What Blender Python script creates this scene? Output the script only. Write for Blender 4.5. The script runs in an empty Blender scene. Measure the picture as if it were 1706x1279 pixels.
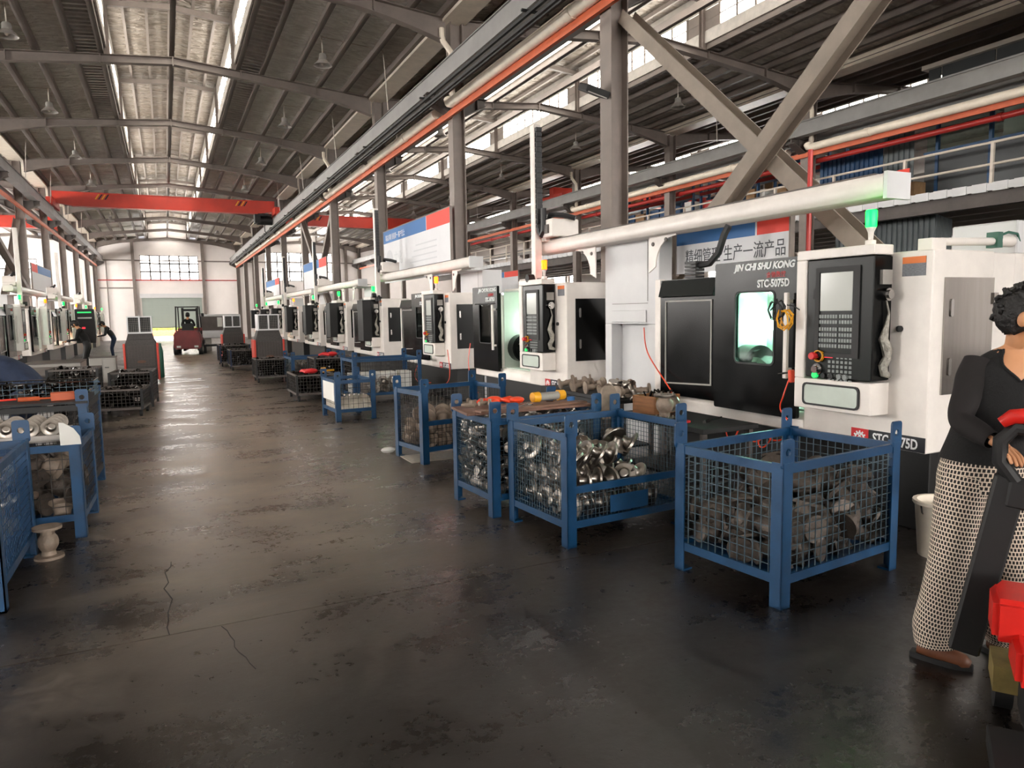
import bpy, bmesh, math, random
from mathutils import Matrix, Vector, Euler
random.seed(7)
PI = math.pi
SC = bpy.context.scene
COL = SC.collection

# ------------------------------------------------------------------ camera, sky, sun, exposure
cam_data = bpy.data.cameras.new('camera')
cam = bpy.data.objects.new('camera', cam_data)
COL.objects.link(cam)
cam_data.sensor_width = 36.0
cam_data.lens = 36.0 * 1188.0 / 1706.0
cam_data.clip_start = 0.05
cam_data.clip_end = 400
R0 = (0.89978508, -0.4360038, -0.01695579)     # camera right in world
R1 = (-0.05877188, -0.08259934, -0.99484834)   # camera down
R2 = (0.43235712, 0.89614621, -0.09994641)     # camera forward
cam.matrix_world = Matrix(((R0[0], -R1[0], -R2[0], 0), (R0[1], -R1[1], -R2[1], 0), (R0[2], -R1[2], -R2[2], 1.6), (0, 0, 0, 1)))
SC.camera = cam

world = bpy.data.worlds.new('sky')
SC.world = world
world.use_nodes = True
wn = world.node_tree
wn.nodes['Background'].inputs[0].default_value = (0.80, 0.88, 1.0, 1)
wn.nodes['Background'].inputs[1].default_value = 14.0
sun_d = bpy.data.lights.new('sun', 'SUN')
sun = bpy.data.objects.new('sun', sun_d)
COL.objects.link(sun)
sun.rotation_euler = (math.radians(-38), math.radians(12), 0)   # from beyond the far wall, high
sun_d.energy = 55.0
sun_d.angle = 0.01
sun_d.color = (1.0, 0.93, 0.82)
SC.view_settings.view_transform = 'Standard'
SC.view_settings.look = 'None'
SC.view_settings.gamma = 1.0
SC.view_settings.use_curve_mapping = False
SC.view_settings.exposure = 0.0
GLAZE = 20.0       # daylight through the roof glazing
WINDOW = {'far': 18.0, 'side': 34.0, 'near': 46.0}   # daylight through the wall windows; those in the left wall are added
SC.cycles.max_bounces = 8
SC.cycles.diffuse_bounces = 4
SC.cycles.glossy_bounces = 4
SC.cycles.transmission_bounces = 4
SC.cycles.transparent_max_bounces = 12
SC.cycles.sample_clamp_indirect = 6.0
SC.cycles.caustics_reflective = False
SC.cycles.caustics_refractive = False
SC.cycles.use_denoising = True

# ------------------------------------------------------------------ mesh helpers
class MB:
    def __init__(s):
        s.v = []; s.f = []; s.m = []
    def add(s, vs, fs, mi=0):
        k = len(s.v)
        s.v += [tuple(v) for v in vs]
        s.f += [tuple(k + i for i in f) for f in fs]
        s.m += [mi] * len(fs)
        return s
    def box(s, x0, x1, y0, y1, z0, z1, mi=0):
        if x0 > x1: x0, x1 = x1, x0
        if y0 > y1: y0, y1 = y1, y0
        if z0 > z1: z0, z1 = z1, z0
        return s.add([(x0,y0,z0),(x1,y0,z0),(x1,y1,z0),(x0,y1,z0),(x0,y0,z1),(x1,y0,z1),(x1,y1,z1),(x0,y1,z1)],
                     [(3,2,1,0),(4,5,6,7),(0,1,5,4),(1,2,6,5),(2,3,7,6),(3,0,4,7)], mi)
    def obox(s, c, size, R=None, mi=0):
        a, b, d = size[0]/2, size[1]/2, size[2]/2
        P = [Vector(p) for p in [(-a,-b,-d),(a,-b,-d),(a,b,-d),(-a,b,-d),(-a,-b,d),(a,-b,d),(a,b,d),(-a,b,d)]]
        if R is not None: P = [R @ p for p in P]
        C = Vector(c)
        return s.add([C + p for p in P], [(3,2,1,0),(4,5,6,7),(0,1,5,4),(1,2,6,5),(2,3,7,6),(3,0,4,7)], mi)
    def beam(s, p0, p1, w, h, up=(0,0,1), mi=0):
        p0, p1 = Vector(p0), Vector(p1)
        d = (p1 - p0); L = d.length; d.normalize()
        u = Vector(up)
        sd = d.cross(u)
        if sd.length < 1e-5: sd = d.cross(Vector((1,0,0)))
        sd.normalize(); u = sd.cross(d).normalized()
        R = Matrix((sd, d, u)).transposed()
        return s.obox((p0 + p1) / 2, (w, L, h), R, mi)
    def ibeam(s, p0, p1, w, h, t=0.015, up=(0,0,1), mi=0):
        p0, p1 = Vector(p0), Vector(p1)
        d = (p1 - p0).normalized(); u = Vector(up); sd = d.cross(u).normalized(); u = sd.cross(d).normalized()
        s.beam(p0, p1, t, h - 2*t, up, mi)
        for q in (1, -1):
            o = u * (q * (h/2 - t/2))
            s.beam(p0 + o, p1 + o, w, t, up, mi)
        return s
    def cyl(s, p0, p1, r, r2=None, n=12, cap=True, mi=0):
        p0, p1 = Vector(p0), Vector(p1)
        r2 = r if r2 is None else r2
        d = (p1 - p0).normalized()
        a = d.orthogonal().normalized(); b = d.cross(a)
        vs = []
        for P, q in ((p0, r), (p1, r2)):
            for i in range(n):
                t = 2*PI*i/n
                vs.append(P + a*(q*math.cos(t)) + b*(q*math.sin(t)))
        fs = [(i, (i+1) % n, n + (i+1) % n, n + i) for i in range(n)]
        if cap: fs += [tuple(range(n-1, -1, -1)), tuple(range(n, 2*n))]
        return s.add(vs, fs, mi)
    def tube(s, pts, r, n=8, mi=0):
        pts = [Vector(p) for p in pts]
        vs = []; N = len(pts); a = None
        for i, P in enumerate(pts):
            d = (pts[min(i+1, N-1)] - pts[max(i-1, 0)])
            d = d.normalized() if d.length > 1e-9 else Vector((0,0,1))
            if a is None: a = d.orthogonal().normalized()
            a = (a - d * a.dot(d))
            a = a.normalized() if a.length > 1e-6 else d.orthogonal().normalized()
            b = d.cross(a)
            rr = r[i] if isinstance(r, (list, tuple)) else r
            for k in range(n):
                t = 2*PI*k/n
                vs.append(P + a*(rr*math.cos(t)) + b*(rr*math.sin(t)))
        fs = []
        for i in range(N-1):
            for k in range(n):
                fs.append((i*n+k, i*n+(k+1) % n, (i+1)*n+(k+1) % n, (i+1)*n+k))
        fs += [tuple(range(n-1, -1, -1)), tuple(range((N-1)*n, N*n))]
        return s.add(vs, fs, mi)
    def lathe(s, prof, n=16, M=None, mi=0):
        vs = []; N = len(prof)
        for (r, z) in prof:
            for k in range(n):
                t = 2*PI*k/n
                vs.append(Vector((r*math.cos(t), r*math.sin(t), z)))
        if M is not None: vs = [M @ v for v in vs]
        fs = []
        for i in range(N-1):
            for k in range(n):
                fs.append((i*n+k, i*n+(k+1) % n, (i+1)*n+(k+1) % n, (i+1)*n+k))
        fs += [tuple(range(n-1, -1, -1)), tuple(range((N-1)*n, N*n))]
        return s.add(vs, fs, mi)
    def prism(s, poly, axis, a, b, mi=0):
        """poly of 2-D points; axis 'x': (y,z), 'y': (x,z), 'z': (x,y)."""
        def P(p, q):
            return (q, p[0], p[1]) if axis == 'x' else (p[0], q, p[1]) if axis == 'y' else (p[0], p[1], q)
        n = len(poly)
        vs = [P(p, a) for p in poly] + [P(p, b) for p in poly]
        fs = [(i, (i+1) % n, n+(i+1) % n, n+i) for i in range(n)] + [tuple(range(n-1, -1, -1)), tuple(range(n, 2*n))]
        return s.add(vs, fs, mi)
    def ring(s, outer, inner, axis, a, b, mi=0):
        """plate with a hole: two outlines with the same number of points."""
        def P(p, q):
            return (q, p[0], p[1]) if axis == 'x' else (p[0], q, p[1]) if axis == 'y' else (p[0], p[1], q)
        n = len(outer)
        vs = [P(p, a) for p in outer] + [P(p, a) for p in inner] + [P(p, b) for p in outer] + [P(p, b) for p in inner]
        fs = []
        for i in range(n):
            j = (i+1) % n
            fs += [(i, j, n+j, n+i), (2*n+j, 2*n+i, 3*n+i, 3*n+j), (j, i, 2*n+i, 2*n+j), (n+i, n+j, 3*n+j, 3*n+i)]
        return s.add(vs, fs, mi)
    def sphere(s, c, r, n=10, m=7, sc=(1,1,1), R=None, mi=0):
        vs = []; C = Vector(c)
        for i in range(m+1):
            ph = PI*i/m
            for k in range(n):
                t = 2*PI*k/n
                v = Vector((r*sc[0]*math.sin(ph)*math.cos(t), r*sc[1]*math.sin(ph)*math.sin(t), r*sc[2]*math.cos(ph)))
                if R is not None: v = R @ v
                vs.append(C + v)
        fs = []
        for i in range(m):
            for k in range(n):
                fs.append((i*n+k, (i+1)*n+k, (i+1)*n+(k+1) % n, i*n+(k+1) % n))
        return s.add(vs, fs, mi)
    def shift(s, d):
        s.v = [(v[0]+d[0], v[1]+d[1], v[2]+d[2]) for v in s.v]
        return s
    def mesh(s, name, mats, smooth=35, bevel=0.0, seg=1):
        me = bpy.data.meshes.new(name)
        me.from_pydata(s.v, [], s.f)
        for m in (mats if isinstance(mats, (list, tuple)) else [mats]):
            me.materials.append(m)
        if any(s.m):
            me.polygons.foreach_set('material_index', s.m)
        bm = bmesh.new(); bm.from_mesh(me)
        bmesh.ops.recalc_face_normals(bm, faces=bm.faces)
        if bevel > 0:
            es = [e for e in bm.edges if len(e.link_faces) == 2 and e.calc_face_angle(0) > 0.6]
            bmesh.ops.bevel(bm, geom=es, offset=bevel, segments=seg, affect='EDGES', clamp_overlap=True)
        bm.to_mesh(me); bm.free()
        if smooth:
            me.shade_smooth()
            me.set_sharp_from_angle(angle=math.radians(smooth))
        me.update()
        return me

def link(name, me, parent=None, loc=None, rot=None):
    o = bpy.data.objects.new(name, me)
    COL.objects.link(o)
    if parent is not None: o.parent = parent
    if loc is not None: o.location = loc
    if rot is not None: o.rotation_euler = rot
    return o
def part(name, mb, mats, parent, loc=None, rot=None, smooth=35, bevel=0.0, seg=1, label=None, kind=None):
    o = link(name, mb.mesh(name, mats, smooth, bevel, seg), parent, loc, rot)
    if label: o['label'] = label
    if kind: o['kind'] = kind
    return o
def tag(o, label=None, cat=None, group=None, kind=None):
    if label: o['label'] = label
    if cat: o['category'] = cat
    if group: o['group'] = group
    if kind: o['kind'] = kind
    return o
def thing(name, label, cat, loc=(0,0,0), rotz=0.0, group=None, rot=None):
    o = link(name, None, None, loc, rot if rot else (0,0,rotz))
    o.empty_display_size = 0.1
    return tag(o, label, cat, group)
def solo(name, label, cat, mb, mats, group=None, kind=None, smooth=35, bevel=0.0, seg=1):
    """one-mesh thing built in world coordinates; origin moved to its base."""
    xs = [v[0] for v in mb.v]; ys = [v[1] for v in mb.v]; zs = [v[2] for v in mb.v]
    c = ((min(xs)+max(xs))/2, (min(ys)+max(ys))/2, min(zs))
    mb.shift((-c[0], -c[1], -c[2]))
    return tag(link(name, mb.mesh(name, mats, smooth, bevel, seg), None, c), label, cat, group, kind)
def struct(name, mb, mats, parent=None, smooth=35, bevel=0.0):
    o = link(name, mb.mesh(name, mats, smooth, bevel), parent)
    if parent is None: o['kind'] = 'structure'
    return o
def dup(root, loc=None, rotz=None, label=None, group=None, rot=None, skip=()):
    r = root.copy(); COL.objects.link(r)
    if loc is not None: r.location = loc
    if rot is not None: r.rotation_euler = rot
    elif rotz is not None: r.rotation_euler = (0,0,rotz)
    if label: r['label'] = label
    if group: r['group'] = group
    for ch in list(root.children):
        if ch.name.split('.')[0] in skip: continue
        c = ch.copy(); COL.objects.link(c); c.parent = r
        for g in list(ch.children):
            d = g.copy(); COL.objects.link(d); d.parent = c
    return r
def text_mesh(body, size, bold=0.0, shear=0.0, ext=0.001, align='LEFT', sp=1.0):
    cu = bpy.data.curves.new('lettering', 'FONT')
    cu.body = body; cu.size = size; cu.offset = bold; cu.shear = shear; cu.extrude = ext; cu.align_x = align; cu.space_character = sp
    cu.resolution_u = 3
    o = bpy.data.objects.new('lettering', cu); COL.objects.link(o)
    me = bpy.data.meshes.new_from_object(o.evaluated_get(bpy.context.evaluated_depsgraph_get()))
    bpy.data.objects.remove(o); bpy.data.curves.remove(cu)
    return me
def text(name, body, size, mat, parent, loc, rot, bold=0.0, shear=0.0, align='LEFT', sx=1.0, sp=1.0):
    me = text_mesh(body, size, bold, shear, 0.001, align, sp)
    me.materials.clear(); me.materials.append(mat)
    o = link(name, me, parent, loc, rot)
    o.scale = (sx, 1, 1)
    return o
def arc(cx, cy, r, a0, a1, n):
    return [(cx + r*math.cos(a0+(a1-a0)*i/n), cy + r*math.sin(a0+(a1-a0)*i/n)) for i in range(n+1)]
def rrect(x0, x1, y0, y1, r, n=3):
    out = []
    for cx, cy, a in ((x1-r, y1-r, 0), (x0+r, y1-r, PI/2), (x0+r, y0+r, PI), (x1-r, y0+r, 1.5*PI)):
        out += arc(cx, cy, r, a, a+PI/2, n)
    return out

# ------------------------------------------------------------------ materials
def lin(c):
    return tuple(((x/255)/12.92 if x/255 <= 0.04045 else ((x/255+0.055)/1.055)**2.4) for x in c) + (1.0,)
def mat(name, rgb, rough=0.5, metal=0.0, var=0.0, scale=6.0, rvar=0.0, bump=0.0, bscale=40.0, emit=None, estr=0.0, spec=0.5, stretch=None):
    m = bpy.data.materials.new(name); m.use_nodes = True
    nt = m.node_tree; b = nt.nodes['Principled BSDF']
    b.inputs['Base Color'].default_value = lin(rgb)
    b.inputs['Roughness'].default_value = rough
    b.inputs['Metallic'].default_value = metal
    b.inputs['Specular IOR Level'].default_value = spec
    if var or rvar or bump:
        tc = nt.nodes.new('ShaderNodeTexCoord')
        mp = nt.nodes.new('ShaderNodeMapping')
        nt.links.new(tc.outputs['Object'], mp.inputs[0])
        if stretch: mp.inputs['Scale'].default_value = stretch
    if var or rvar:
        nz = nt.nodes.new('ShaderNodeTexNoise'); nz.inputs['Scale'].default_value = scale
        nz.inputs['Detail'].default_value = 6; nz.inputs['Roughness'].default_value = 0.62
        nt.links.new(mp.outputs[0], nz.inputs['Vector'])
    if var:
        mx = nt.nodes.new('ShaderNodeMix'); mx.data_type = 'RGBA'
        c = lin(rgb)
        mx.inputs[6].default_value = tuple(x*(1-var) for x in c[:3]) + (1,)
        mx.inputs[7].default_value = tuple(min(1, x*(1+var*0.6)) for x in c[:3]) + (1,)
        rp = nt.nodes.new('ShaderNodeMapRange'); rp.inputs[1].default_value = 0.3; rp.inputs[2].default_value = 0.7
        nt.links.new(nz.outputs[0], rp.inputs[0]); nt.links.new(rp.outputs[0], mx.inputs[0])
        nt.links.new(mx.outputs[2], b.inputs['Base Color'])
    if rvar:
        rr = nt.nodes.new('ShaderNodeMapRange')
        rr.inputs[1].default_value = 0.3; rr.inputs[2].default_value = 0.7
        rr.inputs[3].default_value = max(0.02, rough-rvar); rr.inputs[4].default_value = min(1, rough+rvar)
        nt.links.new(nz.outputs[0], rr.inputs[0]); nt.links.new(rr.outputs[0], b.inputs['Roughness'])
    if bump:
        nb = nt.nodes.new('ShaderNodeTexNoise'); nb.inputs['Scale'].default_value = bscale; nb.inputs['Detail'].default_value = 4
        nt.links.new(mp.outputs[0], nb.inputs['Vector'])
        bp = nt.nodes.new('ShaderNodeBump'); bp.inputs['Strength'].default_value = bump; bp.inputs['Distance'].default_value = 0.02
        nt.links.new(nb.outputs[0], bp.inputs['Height']); nt.links.new(bp.outputs[0], b.inputs['Normal'])
    if emit:
        b.inputs['Emission Color'].default_value = lin(emit); b.inputs['Emission Strength'].default_value = estr
    return m

M = {}
M['white'] = mat('white_paint', (230,223,216), 0.38, var=0.10, scale=3.0)
M['white2'] = mat('cool_white_sheet', (212,212,213), 0.45, var=0.06, scale=2.0)
M['cream'] = mat('cream_plastic', (236,224,206), 0.4, var=0.12, scale=4)
M['black'] = mat('black_enamel', (9,10,11), 0.22, var=0.12, scale=3, rvar=0.04, spec=0.16)
M['matt_black'] = mat('matt_black', (17,17,18), 0.6, var=0.3, scale=8)
M['plinth'] = mat('oily_black_base', (11,11,12), 0.5, var=0.4, scale=5)
M['panel'] = mat('charcoal_panel', (20,24,23), 0.3, var=0.15, scale=8, spec=0.25)
M['screen'] = mat('display_glass', (176,178,172), 0.12, emit=(200,205,200), estr=0.12)
M['key'] = mat('key_caps', (120,126,124), 0.4)
M['steel'] = mat('structural_steel', (124,113,106), 0.55, var=0.22, scale=2.5, rvar=0.12)
M['steel_dark'] = mat('dark_structural_steel', (84,76,72), 0.55, var=0.25, scale=2.5)
M['brace'] = mat('dusty_brace_steel', (134,122,110), 0.6, var=0.2, scale=3)
M['galv'] = mat('galvanised_sheet', (176,170,163), 0.42, metal=0.3, var=0.2, scale=5)
M['brushed'] = mat('brushed_steel', (168,164,160), 0.13, metal=1.0, var=0.1, scale=30, stretch=(1,1,0.05))
M['chrome'] = mat('polished_steel', (190,188,186), 0.15, metal=1.0)
M['blue'] = mat('blue_crate_paint', (7,60,98), 0.42, var=0.3, scale=7, rvar=0.12)
M['blue2'] = mat('dull_blue_paint', (30,72,112), 0.5, var=0.3, scale=7)
M['wire'] = mat('dull_wire', (70,88,98), 0.5, metal=0.4, var=0.2, scale=12)
M['darkwire'] = mat('oily_dark_wire', (44,40,37), 0.5, metal=0.3, var=0.3, scale=12)
M['flange'] = mat('machined_steel', (158,150,142), 0.36, metal=1.0, var=0.25, scale=14, rvar=0.12)
M['casting'] = mat('raw_casting', (92,83,76), 0.5, metal=0.55, var=0.35, scale=12, bump=0.3, bscale=60)
M['pale_casting'] = mat('pale_blasted_casting', (140,124,110), 0.6, metal=0.2, var=0.3, scale=10, bump=0.2, bscale=60)
M['scrap'] = mat('oily_small_castings', (44,40,37), 0.26, metal=0.9, var=0.6, scale=16)
M['red'] = mat('crane_red', (196,52,32), 0.4, var=0.15, scale=2)
M['jack_red'] = mat('pallet_jack_red', (200,34,26), 0.35, var=0.15, scale=4)
M['truck_red'] = mat('dull_truck_red', (118,34,36), 0.45, var=0.2, scale=4)
M['pipe_red'] = mat('fire_pipe_red', (176,44,38), 0.4, var=0.12, scale=5)
M['orange'] = mat('conductor_rail_orange', (186,84,42), 0.5, var=0.15, scale=4)
M['hose'] = mat('orange_air_hose', (232,70,36), 0.35)
M['yellow'] = mat('warning_yellow', (226,160,28), 0.45)
M['rubber'] = mat('rubber', (22,22,23), 0.6)
M['wood'] = mat('crate_wood', (140,92,54), 0.65, var=0.35, scale=5, stretch=(1,1,8), bump=0.2)
M['board'] = mat('oily_board', (112,78,62), 0.6, var=0.4, scale=5)
M['paper'] = mat('paper', (214,212,206), 0.7)
M['sack'] = mat('woven_sack', (205,196,182), 0.8, var=0.15, scale=20, bump=0.3, bscale=120)
M['navy'] = mat('navy_workwear', (34,46,70), 0.85, var=0.25, scale=10, bump=0.25, bscale=25)
M['cloth_black'] = mat('black_knit', (10,9,10), 0.9, var=0.25, scale=60, bump=0.2, bscale=150)
M['skin'] = mat('skin', (196,140,100), 0.5, var=0.08, scale=12)
M['hair'] = mat('dark_hair', (15,11,10), 0.6, var=0.4, scale=30, bump=0.5, bscale=60)
M['leather'] = mat('brown_leather', (104,62,40), 0.5, var=0.25, scale=14)
M['wall'] = mat('painted_wall', (238,231,227), 0.7, var=0.06, scale=0.8)
M['wall2'] = mat('pale_sheet_wall', (196,188,182), 0.6, var=0.08, scale=0.8)
M['shutter'] = mat('roller_shutter_grey', (158,168,160), 0.5, var=0.1, scale=1)
M['banner'] = mat('banner_white', (214,215,218), 0.6, var=0.03, scale=3)
M['banner_blue'] = mat('banner_blue', (46,104,164), 0.6)
M['banner_red'] = mat('banner_red', (226,62,48), 0.6)
M['print_dark'] = mat('banner_print', (62,66,72), 0.6)
M['print_grey'] = mat('faded_banner_print', (196,198,202), 0.6)
M['letter_white'] = mat('white_lettering', (232,234,234), 0.5)
M['letter_red'] = mat('red_lettering', (206,40,44), 0.5)
M['logo_red'] = mat('badge_red', (206,36,40), 0.45)
M['badge_black'] = mat('badge_black', (28,30,36), 0.4)
M['label_orange'] = mat('notice_orange', (222,120,60), 0.6)
M['label_grey'] = mat('notice_grey', (120,122,128), 0.6, var=0.4, scale=60, stretch=(1,1,6))
M['grey_cab'] = mat('grey_cabinet', (150,146,140), 0.5, var=0.12, scale=3)
M['dark_panel'] = mat('dark_office_panel', (58,62,64), 0.45, var=0.1, scale=2)
M['corr'] = mat('grey_corrugated_panel', (96,104,106), 0.5, var=0.15, scale=2)
M['glass_plain'] = None
M['interior'] = mat('machine_interior', (196,206,196), 0.35, var=0.1, scale=4)
M['grey_filter'] = mat('grey_filter_mesh', (70,66,64), 0.7, var=0.25, scale=30)
M['cable'] = mat('cable_chain', (26,26,28), 0.5, var=0.3, scale=30)
M['plastic_wrap'] = mat('crinkled_wrap', (150,146,136), 0.25, var=0.5, scale=22, bump=0.8, bscale=50)
M['conduit'] = mat('white_conduit', (206,196,184), 0.45)
M['green_tank'] = mat('green_cylinder', (30,86,70), 0.45)
M['outside'] = mat('outside_paving', (190,170,140), 0.9, var=0.2, scale=2)
M['leaf'] = mat('hedge_leaf', (120,150,52), 0.6, var=0.4, scale=3)
M['brick'] = mat('planter_brick', (178,96,70), 0.8, var=0.2, scale=4)
M['cardboard'] = mat('cardboard', (150,118,84), 0.8, var=0.15, scale=6)
M['tan_oil'] = mat('hydraulic_unit_tan', (128,112,66), 0.5, var=0.3, scale=12)

def emitter(name, rgb, s, base=(200,200,200)):
    return mat(name, base, 0.4, emit=rgb, estr=s)
M['glaze'] = emitter('roof_glazing_daylight', (255,250,240), GLAZE)
for k_ in WINDOW: M['winlit_'+k_] = emitter('window_daylight_'+k_, (255,250,244), WINDOW[k_])
M['green_on'] = emitter('signal_green', (0,255,45), 10.0, (20,160,90))
M['amber_on'] = emitter('signal_amber', (255,70,2), 10.0, (200,130,20))
M['red_on'] = emitter('red_display', (255,40,60), 1.5, (120,10,16))
M['tube_on'] = emitter('work_light', (196,255,228), 170.0)
M['tube_low'] = emitter('weak_work_light', (225,255,235), 42.0)
M['lamp_on'] = emitter('lamp_glow', (255,250,240), 6.0)
M['green_dim'] = emitter('green_button', (40,230,110), 0.8, (20,160,90))

def glass_material():
    m = bpy.data.materials.new('door_glass'); m.use_nodes = True
    nt = m.node_tree; nt.nodes.clear()
    out = nt.nodes.new('ShaderNodeOutputMaterial'); mix = nt.nodes.new('ShaderNodeMixShader')
    tr = nt.nodes.new('ShaderNodeBsdfTransparent'); gl = nt.nodes.new('ShaderNodeBsdfGlossy')
    tr.inputs[0].default_value = (0.86, 0.97, 0.93, 1); gl.inputs[1].default_value = 0.05
    fr = nt.nodes.new('ShaderNodeFresnel'); fr.inputs[0].default_value = 1.35
    nt.links.new(fr.outputs[0], mix.inputs[0]); nt.links.new(tr.outputs[0], mix.inputs[1]); nt.links.new(gl.outputs[0], mix.inputs[2])
    nt.links.new(mix.outputs[0], out.inputs[0])
    return m
M['glass'] = glass_material()

def floor_material():
    m = bpy.data.materials.new('oily_concrete'); m.use_nodes = True
    nt = m.node_tree; b = nt.nodes['Principled BSDF']; N = nt.nodes.new; L = nt.links.new
    tc = N('ShaderNodeTexCoord')
    def noise(scale, det=8, rough=0.6, stretch=None, dist=0.0):
        mp = N('ShaderNodeMapping'); L(tc.outputs['Object'], mp.inputs[0])
        if stretch: mp.inputs['Scale'].default_value = stretch
        n = N('ShaderNodeTexNoise'); n.inputs['Scale'].default_value = scale; n.inputs['Detail'].default_value = det
        n.inputs['Roughness'].default_value = rough; n.inputs['Distortion'].default_value = dist
        L(mp.outputs[0], n.inputs['Vector']); return n.outputs[0]
    def ramp(x, a, b_, c, d):
        r = N('ShaderNodeMapRange'); r.inputs[1].default_value = a; r.inputs[2].default_value = b_; r.inputs[3].default_value = c; r.inputs[4].default_value = d
        L(x, r.inputs[0]); return r.outputs[0]
    def math_(op, x, y):
        n = N('ShaderNodeMath'); n.operation = op
        for i, q in enumerate((x, y)):
            if isinstance(q, (int, float)): n.inputs[i].default_value = q
            else: L(q, n.inputs[i])
        return n.outputs[0]
    big = noise(0.55, 6, 0.6, None, 0.6); mid = noise(2.0, 9, 0.62, (0.55, 1.0, 1), 0.25); fine = noise(16, 6, 0.7)
    v = math_('ADD', math_('MULTIPLY', big, 0.30), math_('ADD', math_('MULTIPLY', mid, 0.45), math_('MULTIPLY', fine, 0.25)))
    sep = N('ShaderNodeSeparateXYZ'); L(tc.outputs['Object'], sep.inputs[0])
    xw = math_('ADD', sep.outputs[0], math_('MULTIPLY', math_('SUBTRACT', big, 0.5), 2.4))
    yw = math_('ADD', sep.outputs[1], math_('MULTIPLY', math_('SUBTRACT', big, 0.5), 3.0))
    wear = math_('MULTIPLY', ramp(xw, -1.0, 0.1, 0.0, 1.0), math_('MULTIPLY', ramp(xw, 1.2, 2.6, 1.0, 0.15), ramp(yw, 2.8, 6.5, 0.0, 1.0)))  # aisle wear, with the bright floor streak and dim foreground painted in
    cr = N('ShaderNodeValToRGB')
    cr.color_ramp.elements[0].position = 0.38; cr.color_ramp.elements[0].color = lin((11,9,8))
    cr.color_ramp.elements[1].position = 0.62; cr.color_ramp.elements[1].color = lin((36,30,26))
    L(v, cr.inputs[0])
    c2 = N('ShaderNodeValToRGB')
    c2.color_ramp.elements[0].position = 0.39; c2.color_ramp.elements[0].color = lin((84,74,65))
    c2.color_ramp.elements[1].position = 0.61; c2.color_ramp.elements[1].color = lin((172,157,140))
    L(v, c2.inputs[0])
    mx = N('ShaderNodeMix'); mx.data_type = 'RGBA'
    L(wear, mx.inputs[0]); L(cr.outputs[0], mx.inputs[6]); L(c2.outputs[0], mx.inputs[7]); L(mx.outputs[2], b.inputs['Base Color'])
    w = math_('ADD', math_('MULTIPLY', mid, 0.6), math_('MULTIPLY', fine, 0.4))
    L(ramp(w, 0.36, 0.64, 0.17, 0.50), b.inputs['Roughness'])
    b.inputs['Specular IOR Level'].default_value = 0.75
    bp = N('ShaderNodeBump'); bp.inputs['Strength'].default_value = 0.3; bp.inputs['Distance'].default_value = 0.012
    L(math_('ADD', math_('MULTIPLY', mid, 0.8), math_('MULTIPLY', fine, 0.3)), bp.inputs['Height']); L(bp.outputs[0], b.inputs['Normal'])
    return m
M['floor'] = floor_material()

def foil_material(name, rgb, rough=0.42, metal=0.45):
    m = bpy.data.materials.new(name); m.use_nodes = True
    nt = m.node_tree; b = nt.nodes['Principled BSDF']; N = nt.nodes.new; L = nt.links.new
    tc = N('ShaderNodeTexCoord')
    n = N('ShaderNodeTexNoise'); n.inputs['Scale'].default_value = 3.2; n.inputs['Detail'].default_value = 5; n.inputs['Distortion'].default_value = 1.2
    mp = N('ShaderNodeMapping'); mp.inputs['Scale'].default_value = (1.0, 2.2, 1); L(tc.outputs['Object'], mp.inputs[0]); L(mp.outputs[0], n.inputs['Vector'])
    w = N('ShaderNodeTexWave'); w.bands_direction = 'Y'; w.inputs['Scale'].default_value = 0.32; w.inputs['Distortion'].default_value = 0.6; w.inputs['Detail'].default_value = 2
    L(tc.outputs['Object'], w.inputs['Vector'])
    v = N('ShaderNodeTexVoronoi'); v.inputs['Scale'].default_value = 3.0; L(mp.outputs[0], v.inputs['Vector'])
    mx = N('ShaderNodeMix'); mx.data_type = 'RGBA'
    c = lin(rgb); mx.inputs[6].default_value = tuple(x*0.48 for x in c[:3]) + (1,); mx.inputs[7].default_value = tuple(min(1, x*1.3) for x in c[:3]) + (1,)
    L(n.outputs[0], mx.inputs[0]); L(mx.outputs[2], b.inputs['Base Color'])
    b.inputs['Roughness'].default_value = rough; b.inputs['Metallic'].default_value = metal
    a = N('ShaderNodeMath'); a.operation = 'MULTIPLY_ADD'; a.inputs[1].default_value = 0.6
    L(w.outputs[0], a.inputs[0]); L(n.outputs[0], a.inputs[2])
    a2 = N('ShaderNodeMath'); a2.operation = 'MULTIPLY_ADD'; a2.inputs[1].default_value = 0.7
    L(v.outputs[0], a2.inputs[0]); L(a.outputs[0], a2.inputs[2])
    bp = N('ShaderNodeBump'); bp.inputs['Strength'].default_value = 1.0; bp.inputs['Distance'].default_value = 0.11
    L(a2.outputs[0], bp.inputs['Height']); L(bp.outputs[0], b.inputs['Normal'])
    return m
M['foil'] = foil_material('foil_insulation', (246,234,220), 0.5, 0.08)
M['foil_dark'] = foil_material('dusty_foil_insulation', (234,222,210), 0.5, 0.08)

M['foil_monitor'] = foil_material('darkened_monitor_foil', (150,138,125), 0.5, 0.3)  # roof foil darkened to offset the strong glazing light on it

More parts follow.
